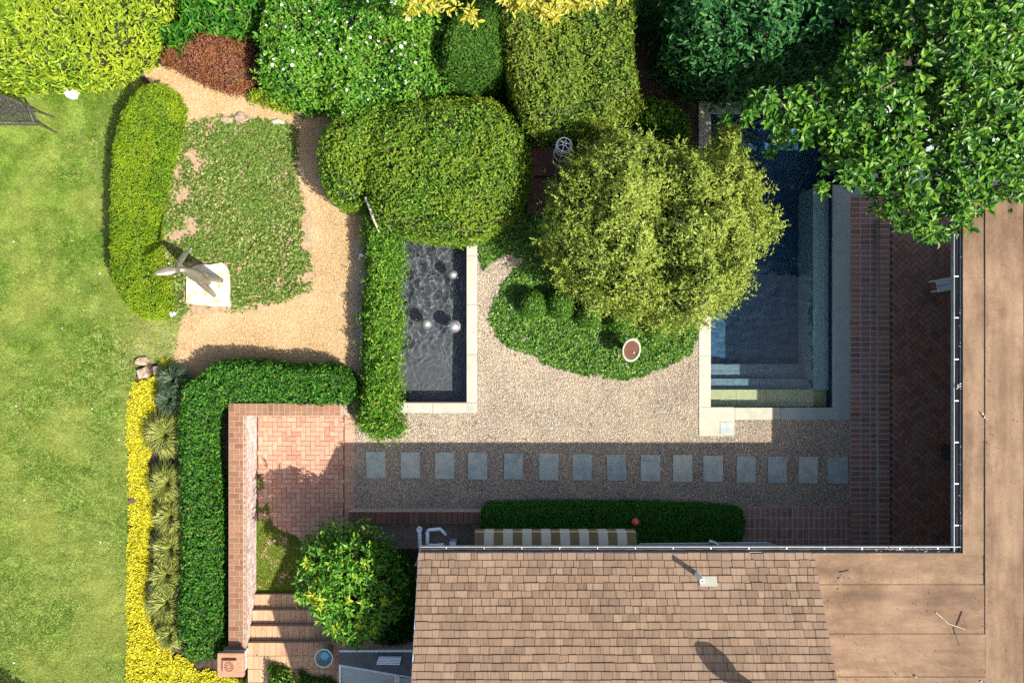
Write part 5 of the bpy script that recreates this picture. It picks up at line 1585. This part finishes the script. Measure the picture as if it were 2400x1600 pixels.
# citrus with yellow new growth
ct, cpoly = shrub("citrus_bush", "glossy green bush with yellow new leaves beside the brick steps", "shrub",
      [(700,1315),(720,1268),(762,1242),(830,1232),(890,1252),(922,1302),(936,1372),(922,1440),(882,1482),(842,1518),(800,1506),(762,1470),(722,1422),(692,1385)],
      2.45, .75, .105, .42, 1.2, 'citrus', T_OVAL, bump_a=.36, bump_s=.55, zb=.9, depth=.25, core_drop=.4, edge_jit=.14, seed=22, fine=.08, trunk_r=.06, foliage="crown", singles=150, lo=.45, hi=.85)
sprays(ct, cpoly, TOPS[ct.name], 1.1, 95, .30, .105, .38, 'citrus', T_OVAL, m=9)
x, y, _ = sample_poly(cpoly, 26)
d, _, _ = dist_poly(cpoly, x, y)
for xx, yy, dd in zip(x, y, d):
    u = min(dd/.75,1); z = 2.45 - .75*(1-math.sqrt(max(0,1-(1-u)**2))) + .32*vnoise(np.array([xx]),np.array([yy]),.5,22)[0]*(.35+.65*u) + .05
    n = 8; a = np.arange(n)*.785 + rng.normal(0,.3,n) + xx*9
    leaves("new_shoot", np.tile([xx,yy,z],(n,1)) + rng.normal(0,.012,(n,3)), np.tile([0,0,1.],(n,1)), .10*rng.uniform(.7,1.3,n), .042*rng.uniform(.8,1.2,n), T_OVAL,
           M['citrus_new'], ct, np.stack([np.cos(a),np.sin(a),np.full(n,.4)],1)*2.2, jit=.3)

# rosettes of large leaves (magnolia, golden tree)
def rosette_tree(root, centres, per, ln, asp, mat, tmpl, singles, name, elev=.35, droop=0.0, jit=.35):
    pos = []; td = []; nr = []
    for c_ in centres:
        a0 = rng.uniform(0,6.28)
        tilt = rng.normal(0,.3,2)
        for k in range(per):
            a = a0 + 6.283*k/per + rng.normal(0,.25); e = elev + rng.normal(0,.35)
            dv = np.array([math.cos(a), math.sin(a), e - droop]); dv[2] += dv[0]*tilt[0] + dv[1]*tilt[1]
            pos.append((c_[0]+dv[0]*.02, c_[1]+dv[1]*.02, c_[2]-.04*(k % 3)))
            td.append(dv*3); nr.append((-dv[0]*e, -dv[1]*e, 1.0))
    pos, td, nr = np.array(pos), np.array(td), np.array(nr); n = len(pos)
    l_ = ln*rng.uniform(.7,1.25,n)
    leaves(name, pos, nr, l_, l_*asp*rng.uniform(.85,1.15,n), tmpl, M[mat], root, td, jit, .6, singles)

x, y, _ = sample_poly(cpoly, 190)
d, _, _ = dist_poly(cpoly, x, y)
u = np.clip(d/.75,0,1)
zc_ = 2.45 - .75*(1-np.sqrt(np.clip(1-(1-u)**2,0,1))) + .32*vnoise(x, y, .5, 22)*(.35+.65*u) + rng.normal(0,.06,len(x)) + .04
rosette_tree(ct, np.stack([x,y,zc_],1), 7, .115, .40, 'citrus', T_OVAL, 0, "outer_leaves")
mg_px = [(1745,215),(1790,205),(1870,195),(1970,150),(2030,60),(2060,-60),(2150,-120),(2500,-120),(2500,420),(2385,455),(2335,492),(2300,545),(2245,535),(2190,545),(2140,515),(2100,470),(2060,420),(1995,440),(1968,392),(2000,345),(1940,325),(1905,318),(1862,282),(1800,262),(1760,245)]
mp_ = smooth_poly(mg_px, 3)
zc = 3.9
mk = (CAMH - zc)/CAMH/100
mpoly = np.stack([(mp_[:,0]-1200)*mk, (800-mp_[:,1])*mk], 1)
mroot = empty("magnolia_tree", (8.6, 5.6, 0), "large glossy leaved magnolia tree covering the upper right corner", "tree")
x, y, A = sample_poly(mpoly, 1600)
d, _, _ = dist_poly(mpoly, x, y)
big = vnoise(x, y, 1.4, 91, 3)
keep = (big + rng.uniform(-.5,.5,len(x)) > -.62) | (d < .12)
x, y, d, big = x[keep], y[keep], d[keep], big[keep]
z = 3.6 + np.minimum(d,1.6)*.6 + .35*big - rng.exponential(.35, len(x))
cen = np.stack([x, y, z], 1)
rosette_tree(mroot, cen, 8, .155, .46, 'magnolia', T_BIG, 300, "crown", jit=.6)
x2, y2, _ = sample_poly(mpoly, 800)
d2, _, _ = dist_poly(mpoly, x2, y2); k2 = d2 > .35
rosette_tree(mroot, np.stack([x2[k2], y2[k2], 3.35+np.minimum(d2[k2],1.2)*.3+rng.normal(0,.15,k2.sum())], 1), 8, .17, .46, 'magnolia', T_BIG, 0, "lower_crown")
MB().tube([(8.6,5.6,-.05),(8.55,5.6,1.2),(8.65,5.55,2.4),(8.7,5.5,3.5)], [.19,.16,.13,.08], 10).build("trunk", M['bark'], mroot, True)
for k in range(34):
    i = rng.integers(len(cen)); tp = Vector(cen[i]); b0 = Vector((8.6,5.57,rng.uniform(1.6,3.2)))
    mid = b0.lerp(tp,.55) + Vector((0,0,.2))
    MB().tube([b0, mid, tp], [.045,.028,.008], 6).build("limb", M['bark'], mroot)

# golden leaved tree leaning in from above the picture
groot = empty("golden_tree", (.2, 8.6, 0), "golden yellow leaved tree whose branch tips hang in from the top edge", "tree")
gc = []
zg_ = 3.9
for (px, py, sx_, sy_, nn2) in ((965,10,18,18,7),(1030,15,45,14,16),(1100,40,14,18,6),(1180,0,25,12,8),(1240,12,40,14,14),(1290,35,22,18,12),(1330,10,40,12,14),(1400,0,30,8,8),(1455,-5,20,8,5)):
    for k in range(nn2):
        q = P(px+rng.normal(0,sx_*.6), py+rng.normal(0,sy_*.6)-6, zg_); gc.append((q.x, q.y, zg_+rng.normal(0,.12)))
for k in range(260):
    a = rng.uniform(0,6.28); rr_ = 2.0*math.sqrt(rng.uniform(0,1)); yy = 8.3+rr_*math.sin(a)
    if yy > 6.25: gc.append((.2+rr_*1.2*math.cos(a), yy, zg_+.2+rng.normal(0,.3)))
gc = np.array(gc)
rosette_tree(groot, gc, 7, .135, .36, 'gold', T_OVAL, 150, "crown", elev=.0, droop=.25)
MB().tube([(.2,8.6,-.05),(.25,8.6,1.8),(.2,8.5,3.4)], [.15,.12,.08], 9).build("trunk", M['bark'], groot, True)
for (tx, ty) in ((-1.7,6.1),(-.8,6.1),(.2,5.9),(.7,5.7),(1.2,6.0),(1.7,6.1),(.2,9.8),(2,9),(-1.6,9)):
    MB().tube([(.2,8.55,2.6),((.2+tx)/2,(8.5+ty)/2,3.5),(tx,ty,zg_-.05)], [.05,.03,.008], 6).build("limb", M['bark'], groot)

# garden shrub below the picture whose shadow falls on the lawn corner
shrub("lawn_shrub", "dark round shrub beyond the lower lawn corner casting a shadow", "shrub",
      [(-50,1895),(0,1822),(90,1822),(145,1895),(95,1975),(0,1975)], 3.4, .5, .09, .5, 1.8, 'box_dark', bump_a=.2, seed=30, core_drop=.2)

# dead branch on the fountain hedge
db = empty("dead_branch", tuple(P(880,510,.95)), "bare grey forked branch lying across the head of the fountain hedge", "branch")
MB().tube([P(856,462,1.25),P(868,490,1.15),P(876,515,1.08),P(889,545,1.0)], [.03,.035,.03,.015], 7).build("main_stem", M['deadwood'], db, True)
MB().tube([P(871,500,1.13),P(886,505,1.12),P(900,498,1.14)], [.022,.018,.008], 6).build("side_twig", M['deadwood'], db)
MB().tube([P(886,505,1.12),P(905,525,1.08),P(918,542,1.04)], [.015,.012,.006], 6).build("side_twig", M['deadwood'], db)

# fallen petals on the lawn
pts = rng.uniform([-12,-7.8],[-9.2,4.5],(11,2)); n = len(pts)
o = leaves("fallen_petals", np.column_stack([pts, np.full(n,.05)]), np.tile([0,0,1.],(n,1)), np.full(n,.045), np.full(n,.03), T_OVAL, M['petal'], None)
tag(o, "pale fallen petals scattered over the lawn", None, None, 'stuff')

x, y = rng.uniform(-3.6, 4.2, 260), rng.uniform(-2.4, 2.0, 260)
k = ~inside(w_ivy2, x, y) & ~inside(w_ivy3, x, y) & ~inside(fnt_out, x, y)
x, y = x[k], y[k]; n = len(x)
o = leaves("gravel_litter", np.column_stack([x, y, np.full(n,.025)]), np.tile([0,0,1.],(n,1)), rng.uniform(.025,.06,n), rng.uniform(.012,.03,n), T_OVAL, leaf_mat("litter_leaf", [L(110,90,50), L(170,140,70), L(150,170,60)]), None, jit=.5)
tag(o, "stray dry leaves and twigs scattered over the court gravel", None, None, 'stuff')

# leaf bits and grit drifted over the flat roof
x = np.concatenate([rng.uniform(9.0, 11.5, 90), rng.uniform(5.8, 8.9, 80), rng.normal(9.02, .05, 60)])
y = np.concatenate([rng.uniform(-6.6, 2.5, 90), rng.uniform(-6.6, -4.2, 80), rng.uniform(-6.6, 2.5, 60)])
n = len(x)
o = leaves("roof_litter", np.column_stack([x, y, np.full(n, ZE+.075)]), np.tile([0,0,1.],(n,1)), rng.uniform(.015,.05,n), rng.uniform(.008,.022,n), T_OVAL, leaf_mat("roof_litter_leaf", [L(70,52,36), L(120,92,62), L(206,186,150)]), None, jit=.4)
tag(o, "dry leaf bits and grit drifted over the flat roof", None, None, 'stuff')
